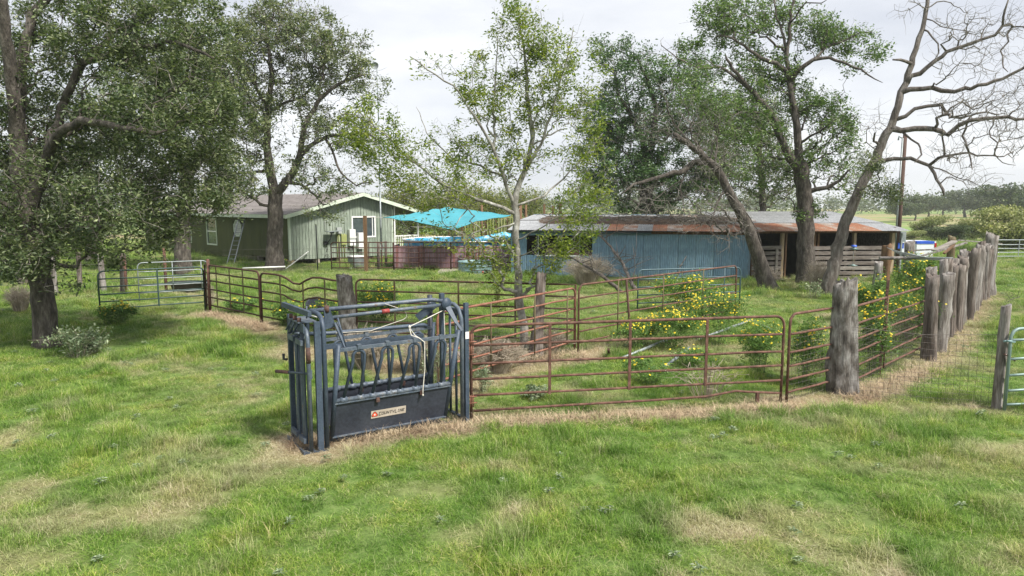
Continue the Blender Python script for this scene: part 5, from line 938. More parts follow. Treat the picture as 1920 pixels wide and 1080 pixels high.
# antenna mast
mp_ = W(716, 505, 38); mp_[2] = 0; o = thing('antenna_mast', 'very tall thin grey mast with a small round dish at the top, beside the gable', 'antenna mast', mp_)
H_ = 11.0
for z0, z1, r in ((-.1, 4.6, .045), (4.6, 8, .034), (8, H_, .026)): mb = MB(); mb.tube([(0, 0, z0), (-.002 * z1, 0, z1)], r, 8); part('pole', mb, M['galv'], o)
mb = MB(); mb.lathe([(.001, 0), (.12, .02), (.2, .06)], 16); mb.v = [(x - .1, -.12 - z, H_ - .1 + y) for x, y, z in mb.v]; part('dish', mb, M['galv'], o)
mb = MB(); mb.bar((-.5, 0, 3.95), (0, 0, 3.9), .04, .04); mb.tube([(-.5, 0, 3.95), (-.5, 0, 4.2), (-.35, 0, 4.2)], .02, 6); part('wall_bracket', mb, M['steel'], o)
mb = MB(); mb.box(-.05, .12, -.06, -.001, 1.0, 1.3); part('cable_box', mb, M['white'], o)
# ================================================================== YARD: sail, pool, tank
def ypost(label, px, Yt, h, r, m, sq=False, z0=-.1, group='posts around the pool'):
    p = W(px, 500, Yt); mb = MB()
    if sq: mb.box(-r, r, -r, r, z0, h)
    else: mb.tube([(0, 0, z0), (0, 0, h)], r, 10)
    o = part('wooden_post', mb, M[m], loc=(float(p[0]), float(p[1]), 0)); return tag(o, label, 'post', group)
ypost('orange brown square post at the left tip of the turquoise sail', 686.5, 35.6, 2.92, .085, 'wood', True)
ypost('stout dark post between the brown sail post and the antenna mast', 710, 36.8, 1.45, .085, 'cedardark', False)
ypost('second stout dark post near the right end of the pipe gate', 724, 37.6, 1.5, .075, 'cedardark', False)
ypost('brown post in front of the maroon pickets, left of the stock tank', 877, 36.6, 1.35, .09, 'wood', True)
for px, tp, lab in ((904, 384, 'brown post rising behind the right half of the turquoise sail'), (975.5, 382, 'leftmost thin post beside the pale trunk above the shed roof'), (986, 384, 'greyish post just right of the pale trunk above the shed roof'), (1020, 383, 'third post above the shed roof behind light leaves'), (1036, 386, 'thinnest dark post above the shed roof'), (1049.5, 382, 'thickest brown post above the shed roof, the rightmost')):
    ypost(lab, px, 42.5, 3.4 + (387 - tp) / 1280 * 42.5, .10 if tp == 382 else .07, 'wood', group='posts behind the shed roof')
cs = [W(718, 408, 37.5), W(852, 430, 34.5), W(957, 402, 38.5), W(838, 388, 41)]; nS = 30; mb = MB(); vs = []
for sgn in (0, 1):
    for i in range(nS + 1):
        for j in range(nS + 1):
            u, v = i / nS, j / nS; p = cs[0] * (1 - u) * (1 - v) + cs[1] * u * (1 - v) + cs[2] * u * v + cs[3] * (1 - u) * v
            cc = p - (cs[0] + cs[1] + cs[2] + cs[3]) / 4; sc = 1 - .10 * (math.sin(math.pi * u) * (abs(v - .5) * 2) ** 2 + math.sin(math.pi * v) * (abs(u - .5) * 2) ** 2)
            p = (cs[0] + cs[1] + cs[2] + cs[3]) / 4 + cc * sc; p = p + np.array([0, 0, -.006 * sgn + .05 * math.sin(6 * u + 5 * v) * u + .025 * math.sin(23 * (u - v)) * (1 - u) + .02 * math.sin(19 * (u + v)) - .25 * math.sin(math.pi * u) * math.sin(math.pi * v)]); vs.append(p)
n1_ = (nS + 1) ** 2; fs = []
for i in range(nS):
    for j in range(nS): a = i * (nS + 1) + j; fs += [(a, a + 1, a + nS + 2, a + nS + 1), (n1_ + a, n1_ + a + nS + 1, n1_ + a + nS + 2, n1_ + a + 1)]
mb.add(vs, fs, True); o = thing('shade_sail', 'turquoise cloth shade sail stretched between posts over the pool', 'shade sail', cs[1]); P0 = cs[1]; mb.v = [tuple(np.array(q) - P0) for q in mb.v]; part('cloth', mb, M['sail'], o)
for q0 in range(4):
    e = [tuple(np.array(mb.v[[i, i * (nS + 1) + nS, nS * (nS + 1) + i, i * (nS + 1)][q0]]) + [0, 0, -.01]) for i in range(nS + 1)]; hm = MB(); hm.tube(e, .02, 5); part('hem', hm, M['sail'], o)
for a, b in ((cs[0], W(688, 406, 35.6)), (cs[2], W(975, 391, 42.3)), (cs[3], W(842, 380, 44)), (cs[1], W(862, 438, 34.2))): mb = MB(); mb.tube([a - P0, b - P0], .014, 5); part('guy_rope', mb, M['rope'], o)
mb = MB(); mb.tube([(0, 0, -.1), (.05, 0, 3.5)], .06, 8); o = part('wooden_post', mb, M['wood'], loc=tuple(W(842, 480, 44)[:2]) + (0,)); tag(o, 'thin post under the peak of the turquoise sail', 'post', 'posts around the pool')
# picket wall of the pool
o = thing('picket_wall', 'maroon grey picket wall around the pool behind the rusty pipe fence', 'fence', (-6.45, 37, 0)); rr = np.random.RandomState(3)
for k in range(44):
    x = k * .1475; mb = MB(); h = 1.27 + .03 * rr.rand(); mb.box(x, x + .138, -.02 - .012 * rr.rand(), .005, -.05, h); part('picket', mb, M['picket' if rr.rand() < .72 else 'picket2'], o)
for z in (.35, 1.05): mb = MB(); mb.box(0, 6.49, .012, .06, z, z + .1); part('rail', mb, M['wood'], o)
for k in range(14): mb = MB(); mb.box(-.02, .005, .1 + k * .1475, .238 + k * .1475, -.05, 1.28); part('picket', mb, M['picket'], o)
o = thing('swimming_pool', 'round above-ground pool with bright blue liner and white rim behind the maroon pickets', 'pool', (-3.1, 40.6, 0))
mb = MB(); mb.lathe([(3.3, 0), (3.3, 1.42)], 40); part('pool_wall', mb, M['pool'], o); mb = MB(); mb.lathe([(3.22, 1.43), (3.42, 1.43), (3.42, 1.50), (3.22, 1.50), (3.22, 1.43)], 40); part('rim', mb, M['white'], o)
mb = MB(); mb.lathe([(.001, 1.30), (3.2, 1.30)], 40); part('pool_water', mb, M['glass'], o); mb = MB(); mb.lathe([(3.2, 1.0), (3.2, 1.47)], 40); part('liner', mb, M['pool'], o)
mb = MB(); mb.tube([(2.5, -2.6, .9), (2.5, -2.6, 1.8), (2.9, -2.2, 1.85), (3.2, -1.9, 1.7)], .045, 8); part('slide_rail', mb, M['white'], o)
mb = MB(); mb.tube([W(885, 455, 37.6), W(912, 448, 37.8), W(945, 442, 38), W(960, 447, 38)], .22, 10, wob=.15, rnd=rr); o = part('pool_float', mb, M['pool']); tag(o, 'crumpled blue and white pool cover heap beside the pale trunk', 'pool cover')
# deck behind
o = thing('pool_deck', 'raised wooden pool deck with yellowish slatted railing right of the sail', 'deck', (-3.2, 43.2, 0)); bl = -.2; dw_ = 4.6
mb = MB(); mb.box(0, dw_, 0, 2.4, 1.30, 1.36); part('deck_floor', mb, M['woodpale'], o)
mb = MB(); mb.box(0, dw_, -.05, .05, 2.68, 2.76); part('handrail', mb, M['metergreen'], o); mb = MB(); mb.box(0, dw_, -.03, .03, 1.48, 1.54); part('handrail', mb, M['metergreen'], o)
for k in range(26): mb = MB(); mb.box(.05 + k * .176, .12 + k * .176, -.055, -.035, 1.42, 2.70); part('baluster', mb, M['wood' if k % 4 == 0 else 'metergreen'], o)
for x in (0, 1.5, 3.0, 4.5): mb = MB(); mb.box(x, x + .1, .05, .15, -.1, 2.9); part('deck_post', mb, M['wood'], o)
# pipe fence in front
R5 = [1.22, .95, .68, .42, .15]
panel('pipe_gate', 'rusty pipe gate in front of the water heaters, left of the maroon pickets', 'gate', W(622, 507, 36.3) * [1, 1, 0], W(738, 507, 36.3) * [1, 1, 0], R5, 1.5, [.45, 1.2, 2.0, 2.7], m='rustdark', group='pipe fence before the pool', r=.03, corner=(1, 0), seed=31)
panel('pipe_fence', 'rusty pipe panel in front of the left half of the maroon pickets', 'fence panel', W(739, 507, 36.3) * [1, 1, 0], W(845, 507, 36.3) * [1, 1, 0], R5, 1.5, [.8, 1.6, 2.3], m='rustdark', group='pipe fence before the pool', r=.03, corner=(0, 0), seed=32)
panel('pipe_fence', 'rusty pipe panel behind the stock tank, right half of the maroon pickets', 'fence panel', W(846, 507, 36.3) * [1, 1, 0], W(958, 507, 36.3) * [1, 1, 0], R5, 1.5, [.7, 1.5, 2.4], m='rustdark', group='pipe fence before the pool', r=.03, corner=(0, 1), seed=33)
# stock tank, bin, trough
p = G(889, 516); p[1] += .9; o = thing('stock_tank', 'round blue green metal stock tank on the grass before the maroon pickets', 'stock tank', (p[0], p[1], 0)); mb = MB()
prof = [(.80, 0), (.85, .01), (.845, .16), (.87, .19), (.845, .22), (.85, .38), (.87, .41), (.85, .44), (.86, .58), (.90, .61), (.86, .64), (.83, .60), (.82, .05), (.001, .05)]; mb.lathe(prof, 36); part('body', mb, M['tank'], o)
mb = MB(); mb.lathe([(.001, .47), (.815, .47)], 30); part('tank_water', mb, M['glass'], o); mb = MB(); mb.lathe([(.001, 0), (.05, 0), (.05, .03), (.001, .03)], 10); mb.v = [(x + .42, -z - .73, y + .14) for x, y, z in mb.v]; part('drain_plug', mb, M['redlens'], o)
mb = MB(); mb.tube([p + np.array([.55, .5, 0]), p + np.array([.55, .5, .75]), p + np.array([.7, .3, .9]), p + np.array([.62, .1, .7])], .025, 6); tag(part('hose', mb, M['black']), 'black hose arching over the rim of the stock tank', 'hose')
p = G(661, 505); o = thing('storage_bin', 'grey white plastic bin standing behind the rusty pipe gate', 'bin', (p[0], p[1] + .9, 0)); mb = MB(); mb.lathe([(.34, 0), (.40, .62)], 4, sx=1.2); part('body', mb, M['galv'], o); mb = MB(); mb.lathe([(.43, .62), (.43, .68), (.001, .70)], 4, sx=1.2); part('lid', mb, M['white'], o)
p = G(350, 549); o = thing('water_trough', 'oval black rubber water trough behind the dark green gate', 'trough', (p[0] , p[1] + .3, 0)); mb = MB(); mb.lathe([(.34, 0), (.42, .38), (.46, .40), (.42, .42), (.36, .36), (.30, .08), (.001, .08)], 28, sx=1.9); part('body', mb, M['black'], o); mb = MB(); mb.lathe([(.001, .30), (.355, .30)], 28, sx=1.9); part('trough_water', mb, M['glass'], o)
p = G(592, 600); o = thing('feed_tub', 'dark blue feed tub lying tilted beside the split grey post', 'tub', (p[0], p[1], .0)); mb = MB(); mb.lathe([(.20, 0), (.30, .42), (.33, .44), (.29, .42), (.18, .04), (.001, .04)], 18); o2 = part('body', mb, M['chutesheet'], o); o2.rotation_euler = (.7, .4, 0); o2.location = (0, 0, .18)
# concrete slab by the tank
a = G(845, 517); mb = MB(); mb.box(a[0] - .8, a[0] + 2.7, a[1] + .25, a[1] + 3.2, -.05, .07); part('concrete_slab', mb, M['concrete'])['kind'] = 'structure'

# ================================================================== SHEDS
def corr(w, pts, m_name, pitch=.085, amp=.012, vertical=True):
    """corrugated sheet: waves across x; pts = list of (y, z) along its length"""
    n = int(w / pitch) * 4; xs_ = np.linspace(0, w, n + 1); vs = []; 
    P = np.array(pts, float)
    for i, (y, z) in enumerate(P):
        t = P[min(i + 1, len(P) - 1)] - P[max(i - 1, 0)]; t /= np.linalg.norm(t); nrm = np.array([-t[1], t[0]])
        for x in xs_: a = amp * math.cos(2 * math.pi * x / pitch); vs.append((x, y + nrm[0] * a, z + nrm[1] * a))
    k = n + 1; fs = [(i * k + j, i * k + j + 1, (i + 1) * k + j + 1, (i + 1) * k + j) for i in range(len(P) - 1) for j in range(n)]
    mb = MB(); mb.add(vs, fs, True); return mb
SR = np.array([11.04, 31.58]); SD = (np.array([.54, 34.08]) - SR); SD /= np.linalg.norm(SD); SO = SR + SD * 11.41; SA = math.atan2(-SD[1], -SD[0])
sh = thing('blue_shed', 'long faded blue corrugated metal shed with rusty patched roof and leaf litter', 'shed', (SO[0], SO[1], 0), SA); SW = 11.41; rr = np.random.RandomState(8)
shm = {}
def sheet(x, w, pts, m, nm, parent, z=0):
    key = (round(w, 3), tuple(pts), m)
    if key not in shm: shm[key] = corr(w, pts, m).mesh(nm, M[m])
    return part(nm, shm[key], None, parent, loc=(x, 0, z))
w = .815; x = 0; k = 0
while x < SW - .05:
    ww = min(w, SW - x); yo = -.012 * (k % 2); m_ = 'bluesheet' if rr.rand() < .6 else 'bluesheet2'
    if x + ww > 1.45 and x < 3.4:
        sheet(x, ww, [(yo, 1.0), (yo, -.05)], m_, 'wall_sheet', sh); sheet(x, ww, [(yo, 2.2), (yo, 1.98)], m_, 'wall_sheet', sh)
    else: sheet(x, ww, [(yo, 2.08 if x > 4.9 else 2.2), (yo, -.05)], m_, 'wall_sheet', sh)
    x += w; k += 1
mb = MB(); mb.box(0, SW, .08, .14, 2.08, 2.2); part('wall_plate', mb, M['wood'], sh)
for x in np.arange(5.2, SW, .9): mb = MB(); mb.box(x, x + .07, -.2, .3, 2.12, 2.22); part('rafter', mb, M['wood'], sh)
mb = MB(); mb.tube([(.0, -.16, 2.17), (6.9, -.16, 2.13)], .06, 8); part('gutter', mb, M['teal'], sh)
mb = MB(); mb.box(0, .03, .02, 5, 0, 2.3); mb.box(SW - .03, SW, .02, 5, 0, 2.3); mb.box(0, SW, 4.97, 5, 0, 2.5); part('wall', mb, M['bluesheet2'], sh)
mb = MB(); mb.box(.05, SW - .05, 1.6, 1.65, 0, 2.1); part('partition', mb, M['interior'], sh)  # near-black backing paints shade behind the window opening
mb = MB(); mb.box(1.36, 3.5, -.06, .05, .96, 1.02); part('window_sill', mb, M['white'], sh)
for x in (1.38, 2.55, 3.44): mb = MB(); mb.box(x, x + .05, -.03, .02, 1.02, 1.98); part('window_post', mb, M['galv'], sh)
mb = MB(); mb.box(1.75, 2.45, .25, .7, 1.03, 1.30); tag(part('cardboard_box', mb, M['woodpale'], loc=(SO[0], SO[1], 0)), 'pale brown box on the shelf inside the blue shed window', 'box', 'boxes in the shed window').rotation_euler = (0, 0, SA)
mb = MB(); mb.box(2.95, 3.4, .25, .6, 1.03, 1.28); tag(part('cardboard_box', mb, M['rustbright'], loc=(SO[0], SO[1], 0)), 'orange brown box at the right end inside the blue shed window', 'box', 'boxes in the shed window').rotation_euler = (0, 0, SA)
w = .70; x = -.1; k = 0
while x < SW + .3:
    if x < 4.55: m_ = 'roofgalv'
    elif x < 5.4: m_ = 'roofrust'
    elif x < 6.7: m_ = 'roofgalv' if x > 6.1 else 'roofmixed'
    else: m_ = ('roofrust', 'roofrust', 'roofmixed', 'roofrust', 'roofrust', 'roofmixed')[k % 6]
    sheet(x, w + .05, [(2.5, 2.69 + .006 * (k % 2)), (-.42 - .04 * rr.rand() // .01 * .01, 2.25 + .006 * (k % 2))], m_, 'roof_sheet', sh)
    sheet(x, w + .05, [(6.2, 2.93 + .006 * (k % 2)), (2.3, 2.69 + .006 * (k % 2))], 'roofgalv' if x < 7.5 else 'roofmixed', 'roof_sheet', sh); x += w; k += 1
mb = MB(); mb.box(-.05, SW + .3, 6.1, 6.25, 0, 2.95); part('wall', mb, M['bluesheet2'], sh)
gx, gy = 90, 14; vs = []
for i in range(gx):
    for j in range(gy):
        x = .9 + (SW - .7) * i / (gx - 1); y = 1.15 + 2.6 * j / (gy - 1); y += .5 * (fbm(x, 7.0, 1.3, 91, 3) - .5); rz0 = 2.48 + (y - 1.2) * .145; e = math.sin(math.pi * j / (gy - 1)) ** .7 * math.sin(math.pi * min(1, (i + 1) / 8) / 2) * math.sin(math.pi * min(1, (gx - i) / 14) / 2)
        vs.append((x, y, rz0 - .05 + e * (.12 + .18 * float(fbm(x, y, .8, 95, 3)))))
mb = MB(); mb.add(vs, [(i * gy + j, (i + 1) * gy + j, (i + 1) * gy + j + 1, i * gy + j + 1) for i in range(gx - 1) for j in range(gy - 1)], True); o = part('roof_litter', mb, M['litter'], sh, stuff=True)
# debris twigs on roof
mb = MB()
for k in range(420):
    x = 1.2 + rr.rand() * 9.6; y = 1.1 + rr.rand() * 2.4; z = 2.50 + (y - 1.2) * .145 + .14; a = rr.rand() * 6.28; L = .2 + rr.rand() * .6; mb.tube([(x, y, z), (x + L * .5 * math.cos(a), y + L * .5 * math.sin(a), z + .08 * rr.rand()), (x + L * math.cos(a), y + L * math.sin(a), z + .12 * rr.rand())], .008 + .008 * rr.rand(), 3, cap=False)
part('roof_twigs', mb, M['twig'], sh, stuff=True)
# open shed
OA = math.atan2(32.29 - 31.58, 18.14 - 11.04); OL = 7.13
os_ = thing('open_shed', 'open-fronted wooden stall shed with gapped plank walls and a half rusted tin roof', 'shed', (11.04, 31.58, 0), OA)
for x, r in ((.05, .07), (1.44, .08), (1.66, .04), (2.98, .08), (3.2, .06), (4.98, .075), (6.86, .09)): mb = MB(); mb.box(x, x + r * 1.6, -.02 - r, r, -.05, 2.16); part('shed_post', mb, M['woodpale' if x in (1.44, 4.98, 6.86) else 'wood'], os_)
mb = MB(); mb.box(0, OL, -.04, .08, 2.16, 2.28); part('header_beam', mb, M['wood'], os_)
for x0, x1, zt in ((.0, 1.46, 1.58), (2.86, 6.88, 1.56)):
    z = zt - .17; k = 0
    while z > -.05:
        hb = .155 + .02 * rr.rand(); mb = MB(); dzr = (rr.rand() - .5) * .03; mb.bar((x0 + .03 * rr.rand(), -.13 - .01 * (k % 2), z + hb / 2), (x1 - .04 * rr.rand(), -.13, z + hb / 2 + dzr), .03, hb, up=(0, 0, 1)); part('board', mb, M['boardgrey' if rr.rand() < .65 else 'boardlight'], os_); z -= .235; k += 1
for x in (.22, 1.16, 4.55, 5.9): mb = MB(); mb.box(x, x + .13, -.105, -.075 if x > 2 else -.085, .05, 1.5); part('batten', mb, M['boardgrey'], os_)
mb = MB(); mb.box(.22, .34, -.19, -.155, .02, 1.42); part('batten', mb, M['boardlight'], os_); mb = MB(); mb.box(1.15, 1.27, -.19, -.155, .02, 1.5); part('batten', mb, M['boardlight'], os_)
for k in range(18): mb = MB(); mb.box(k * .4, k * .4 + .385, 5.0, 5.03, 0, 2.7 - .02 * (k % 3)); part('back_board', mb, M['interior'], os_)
mb = MB(); mb.box(-.05, -.01, 0, 5, 0, 2.5); mb.box(OL, OL + .04, .1, 5, 0, 2.42); part('wall', mb, M['boardgrey'], os_); mb = MB(); mb.box(0, OL, 0, 5, .0, .02); part('dirt_floor', mb, M['mud'], os_)
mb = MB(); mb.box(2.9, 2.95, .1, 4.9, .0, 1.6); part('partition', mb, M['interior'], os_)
for k in range(3): mb = MB(); mb.tube([(3.4 + k * .9, 2.0, 1.2 + .12 * k), (4.6 + k * .8, 2.4, 1.3 + .1 * k)], .05, 6); part('stored_pole', mb, M['galv'], os_)
w = .70; x = -.25; k = 0
while x < OL + .05:
    m_ = 'roofgalv' if x > 5.5 else ('roofrust' if k % 3 else 'roofmixed'); j = .006 * (k % 2)
    sheet(x, w + .05, [(1.7, 2.60 + j), (.2, 2.40 + j), (-.45 - .02 * (k % 3), 2.27 + j)], m_, 'roof_sheet', os_)
    sheet(x, w + .05, [(6.2, 3.12 + j), (3.5, 2.82 + j), (1.55, 2.60 + j)], 'roofgalv', 'roof_sheet', os_); x += w; k += 1
mb = MB(); mb.box(OL + .13, OL + .2, -.2, -.13, 0, 2.15); tag(part('painted_post', mb, M['galv'], loc=(11.04, 31.58, 0)), 'pale blue grey painted post at the right end of the open shed', 'post').rotation_euler = (0, 0, OA)
p = W(1601, 462, 30.9); o = thing('feeder_stand', 'green and blue metal feeder hanging on the plank wall of the open shed', 'feeder', p)
mb = MB(); mb.lathe([(.001, -.02), (.22, -.12), (.001, -.16)], 10); part('dish', mb, M['gategrey'], o); mb = MB(); mb.lathe([(.001, -.8), (.22, -.87), (.001, -.92)], 10); part('dish', mb, M['gategrey'], o); mb = MB(); mb.tube([(0, 0, -.9), (0, 0, .0)], .012, 5); part('rod', mb, M['steel'], o); mb = MB(); mb.lathe([(.12, -.02), (.12, .06), (.001, .07)], 10); part('cap', mb, M['bluepaint'], o)
# utility pole
p = W(1682, 470, 36); o = thing('utility_pole', 'tall dark wooden utility pole with grey conduit at the right end of the sheds', 'utility pole', (p[0], p[1], 0)); mb = MB(); mb.tube([(0, 0, -.2), (.02, 0, 7.1)], [.13, .10], 12); part('pole', mb, M['polewood'], o)
mb = MB(); mb.tube([(-.15, -.05, .5), (-.13, -.05, 6.9)], .045, 7); part('conduit', mb, M['galv'], o); mb = MB(); mb.box(.02, .30, -.22, -.12, 1.55, 2.1); part('meter_box', mb, M['galv'], o); mb = MB(); mb.tube([(-.1, 0, 6.9), (-.3, 0, 7.0), (-.32, 0, 6.8)], .04, 6); part('weather_head', mb, M['galv'], o); mb = MB(); mb.box(-.05, .25, -.16, -.10, 1.2, 1.5); part('junction_box', mb, M['bluepaint'], o)
# pickup
p = (27.1, 44.5, 0); o = thing('pickup_truck', 'white pickup truck mostly hidden behind the shed, only its bed and red tail light showing', 'pickup truck', p, R_(180))
mb = MB(); mb.box(0, 1.9, -.85, .85, .45, 1.18); part('bed', mb, M['truck'], o); mb = MB(); mb.add([(1.95, -.85, .45), (5.4, -.85, .45), (5.4, .85, .45), (1.95, .85, .45), (1.95, -.85, 1.15), (5.4, -.85, 1.0), (5.4, .85, 1.0), (1.95, .85, 1.15)], [(3, 2, 1, 0), (4, 5, 6, 7), (0, 1, 5, 4), (1, 2, 6, 5), (2, 3, 7, 6), (3, 0, 4, 7)]); part('body', mb, M['truck'], o)
mb = MB(); mb.add([(2.0, -.78, 1.15), (4.2, -.78, 1.12), (4.2, .78, 1.12), (2.0, .78, 1.15), (2.2, -.66, 1.75), (3.5, -.66, 1.75), (3.5, .66, 1.75), (2.2, .66, 1.75)], [(4, 5, 6, 7), (0, 1, 5, 4), (1, 2, 6, 5), (2, 3, 7, 6), (3, 0, 4, 7)]); part('cab', mb, M['glass'], o)
for s_ in (-1, 1):
    mb = MB(); mb.box(-.02, .1, s_ * .8 - .08, s_ * .8 + .08, .8, 1.08); part('tail_light', mb, M['redlens'], o)
    for x in (.95, 4.5): mb = MB(); mb.lathe([(.001, -.1), (.36, -.1), (.38, 0), (.36, .1), (.001, .1)], 18); mb.v = [(a + x, s_ * .8 + c, b + .37) for a, b, c in mb.v]; wh = part('wheel', mb, M['black'], o)
mb = MB(); mb.box(-.12, -.02, -.8, .8, .45, .6); part('bumper', mb, M['steel'], o)
o = thing('trailer_box', 'white box with a bright blue lid beside the utility pole foot', 'storage box', (25.0, 41.2, 0)); mb = MB(); mb.box(-.75, .25, -.3, .3, .0, 1.18); part('body', mb, M['truck'], o); mb = MB(); mb.box(-.78, .28, -.33, .33, 1.18, 1.33); part('lid', mb, M['bluepaint'], o)
# ================================================================== PLANTS AND GROUND CLUTTER
def flower_mesh(C, Nr, size, seed):
    r = np.random.RandomState(seed); n = len(C); vs = []; k = 8
    u = np.cross(Nr, r.normal(size=(n, 3))); u /= np.linalg.norm(u, axis=1)[:, None]; v = np.cross(Nr, u)
    out = []
    for i in range(2 * k):
        a = i * math.pi / k; rad = size * (.55 if i % 2 else .30) * (1 + .15 * (r.rand(n, 1) - .5)); out.append(C + (u * math.cos(a) + v * math.sin(a)) * rad - Nr * size * .06 * (i % 2))
    out.append(C + Nr * .004); V = np.stack(out, 1).reshape(-1, 3); m = 2 * k + 1; b = (np.arange(n) * m)[:, None]
    F = np.concatenate([np.concatenate([b + i, b + (i + 1) % (2 * k), b + 2 * k], 1) for i in range(2 * k)]); return V, F
def bush(name, label, cat, P, w, d, h, seed, leafm, nleaf, lsz, nflow=0, fsz=.055, stemm='drystem', nst=26, group=None, ratio=.35, base=.12, lean=(0, 0), stemr=.004, top=.0):
    r = np.random.RandomState(seed); o = thing(name, label, cat, (P[0], P[1], float(terrain(P[0], P[1]))), 0, group); S = MB(); tips = []
    for k in range(nst):
        a = r.rand() * 6.28; q = math.sqrt(r.rand()); e = np.array([q * math.cos(a) * w * .46 + lean[0] * h, q * math.sin(a) * d * .46 + lean[1] * h, h * (.55 + .42 * r.rand()) * (1 - .35 * q * q)]); s0 = np.array([e[0] * .3, e[1] * .3, -.03]); md = (s0 + e) / 2 + np.array([-e[0] * .08, -e[1] * .08, h * .08]) + r.normal(size=3) * .02
        S.tube([s0, md, e], [stemr, stemr * .8, stemr * .4], 3, cap=False); tips.append((s0, md, e))
        for b in range(3):
            t = .4 + .5 * r.rand(); c = md * (1 - t) + e * t; f = c + r.normal(size=3) * np.array([w, d, h * .8]) * .10 + np.array([0, 0, h * .06]); S.tube([c, f], stemr * .5, 3, cap=False); tips.append((c, (c + f) / 2, f))
    part('stems', S, M[stemm], o)['kind'] = 'stuff'
    ti = r.randint(0, len(tips), nleaf); t = r.rand(nleaf, 1) ** .8; A = np.array(tips); C = A[ti, 0] * (1 - t) ** 2 + A[ti, 1] * 2 * t * (1 - t) + A[ti, 2] * t * t + r.normal(size=(nleaf, 3)) * np.array([w, d, h]) * .055; C[:, 2] = np.abs(C[:, 2])
    if nleaf: part('foliage', leaf_mesh('foliage', C, lsz, leafm, seed, ratio, .6), None, o)['kind'] = 'stuff'
    if nflow:
        ti = r.randint(0, len(tips), nflow); F0 = A[ti, 2] + r.normal(size=(nflow, 3)) * np.array([w * .04, d * .04, h * .03]) + np.array([0, 0, .03 + .03]); F0[:, 2] = np.maximum(F0[:, 2], .12)
        Nn = F0 / np.array([w, d, h]) * np.array([1, 1, .6]) + r.normal(size=(nflow, 3)) * .35 + np.array([0, -.25, .55]); Nn /= np.linalg.norm(Nn, axis=1)[:, None]
        V, F = flower_mesh(F0, Nn, fsz, seed); part('flowers', arr_mesh('flowers', V, F, M['petal']), None, o)['kind'] = 'stuff'
        V, F = flower_mesh(F0 + Nn * .006, Nn, fsz * .42, seed + 1); part('flower_centres', arr_mesh('flower_centres', V, F, M['centre']), None, o)['kind'] = 'stuff'
    return o
M['centre'] = mat('golden_flower_centre', [(.3, (.30, .13, .008)), (.7, (.5, .27, .01))], 8, 3, .8)
for i, (cx, by, pw, phh, dens, lab) in enumerate((
    (222, 609, 72, 46, 1.5, 'yellow daisy bush growing through the left end of the dark green gate'),
    (523, 507, 34, 32, .5, 'small yellow daisy tuft at the foot of the house oak'),
    (712, 605, 100, 78, .9, 'loose yellow daisies behind the dark panel, right of the split post'),
    (600, 622, 90, 62, 1.0, 'yellow daisies behind the bent rail left of the split post'),
    (540, 612, 60, 50, .6, 'sparse yellow daisies behind the mesh near the bent rail'),
    (455, 585, 70, 30, .35, 'few low yellow daisies behind the olive-upright panel'),
    (1345, 648, 145, 122, 1.5, 'largest yellow daisy bush, at the high end of the climbing rusty panel'),
    (1255, 655, 120, 95, 1.6, 'yellow daisy bush just left of the largest one behind the long panel'),
    (1188, 655, 90, 62, 1.0, 'low yellow daisy bush by the dark leaning steel post'),
    (1282, 588, 120, 85, 1.0, 'yellow daisy bush in front of the blue shed inside the teal gate'),
    (1300, 690, 90, 45, .4, 'leafy daisy clump with few flowers behind the long panel'),
    (1215, 722, 110, 52, .5, 'low daisy clump seen between the lower rails of the long panel'),
    (1438, 712, 92, 115, .9, 'pale leafy daisy bush hanging over the hinge end of the long panel'),
    (1510, 718, 85, 138, .9, 'yellow daisies behind the short mesh-backed panel'),
    (1635, 705, 70, 150, .9, 'leafy daisy bush right beside the fat stump post'),
    (1690, 655, 120, 122, 1.3, 'wide yellow daisy bush between the T-post and the first stockade log'),
    (1640, 610, 70, 95, .9, 'yellow daisy bush behind the T-post near the bare tree foot'),
    (1720, 592, 95, 118, 1.1, 'dark leafy daisy bush under the long grey pole'),
    (1600, 585, 55, 60, .3, 'small daisy shoots beside the bare tree foot'),
    (1735, 560, 60, 92, .9, 'farthest daisies, against the stockade by the white pickup bed'))):
    P = G(cx, by); sc = P[1] / 1280.; w_ = pw * sc * 1.02; h_ = phh * sc * 1.05; near = P[1] < 17
    if cx == 1438: P = P + np.array([0, .45, 0])
    bush('yellow_daisy_bush', lab, 'flowering bush', P, w_, min(w_, 1.3) * .9, h_, 200 + i, M['daisyleaf'], int(3000 * min(1.6, w_ * h_ / 1.1)) + 400, .058 if near else .08, int(78 * dens * min(1.9, max(.4, w_ * h_ / 1.0))) + 4, .052 if near else .066, stemm='greenstem' if 'greenstem' in M else 'drystem', group='yellow daisy bushes')
for i, (cx, by, pw, phh, lab) in enumerate(((145, 668, 125, 66, 'silvery grey green weed patch at the foot of the big left oak'), (100, 650, 50, 34, 'small silvery weed touching the left oak trunk'), (175, 660, 45, 30, 'low silvery weed at the right of the weed patch'), (1005, 750, 60, 30, 'small silvery weed behind the rails near the open gate'), (1525, 560, 50, 38, 'green weeds around the straight oak foot by the stall'))):
    P = G(cx, by); sc = P[1] / 1280.; bush('silvery_weed', lab, 'weed', P, pw * sc, pw * sc * .7, phh * sc, 300 + i, M['weedleaf'], 1300 if i == 0 else 420, .075, 0, nst=30, group='silvery weeds', ratio=.45)
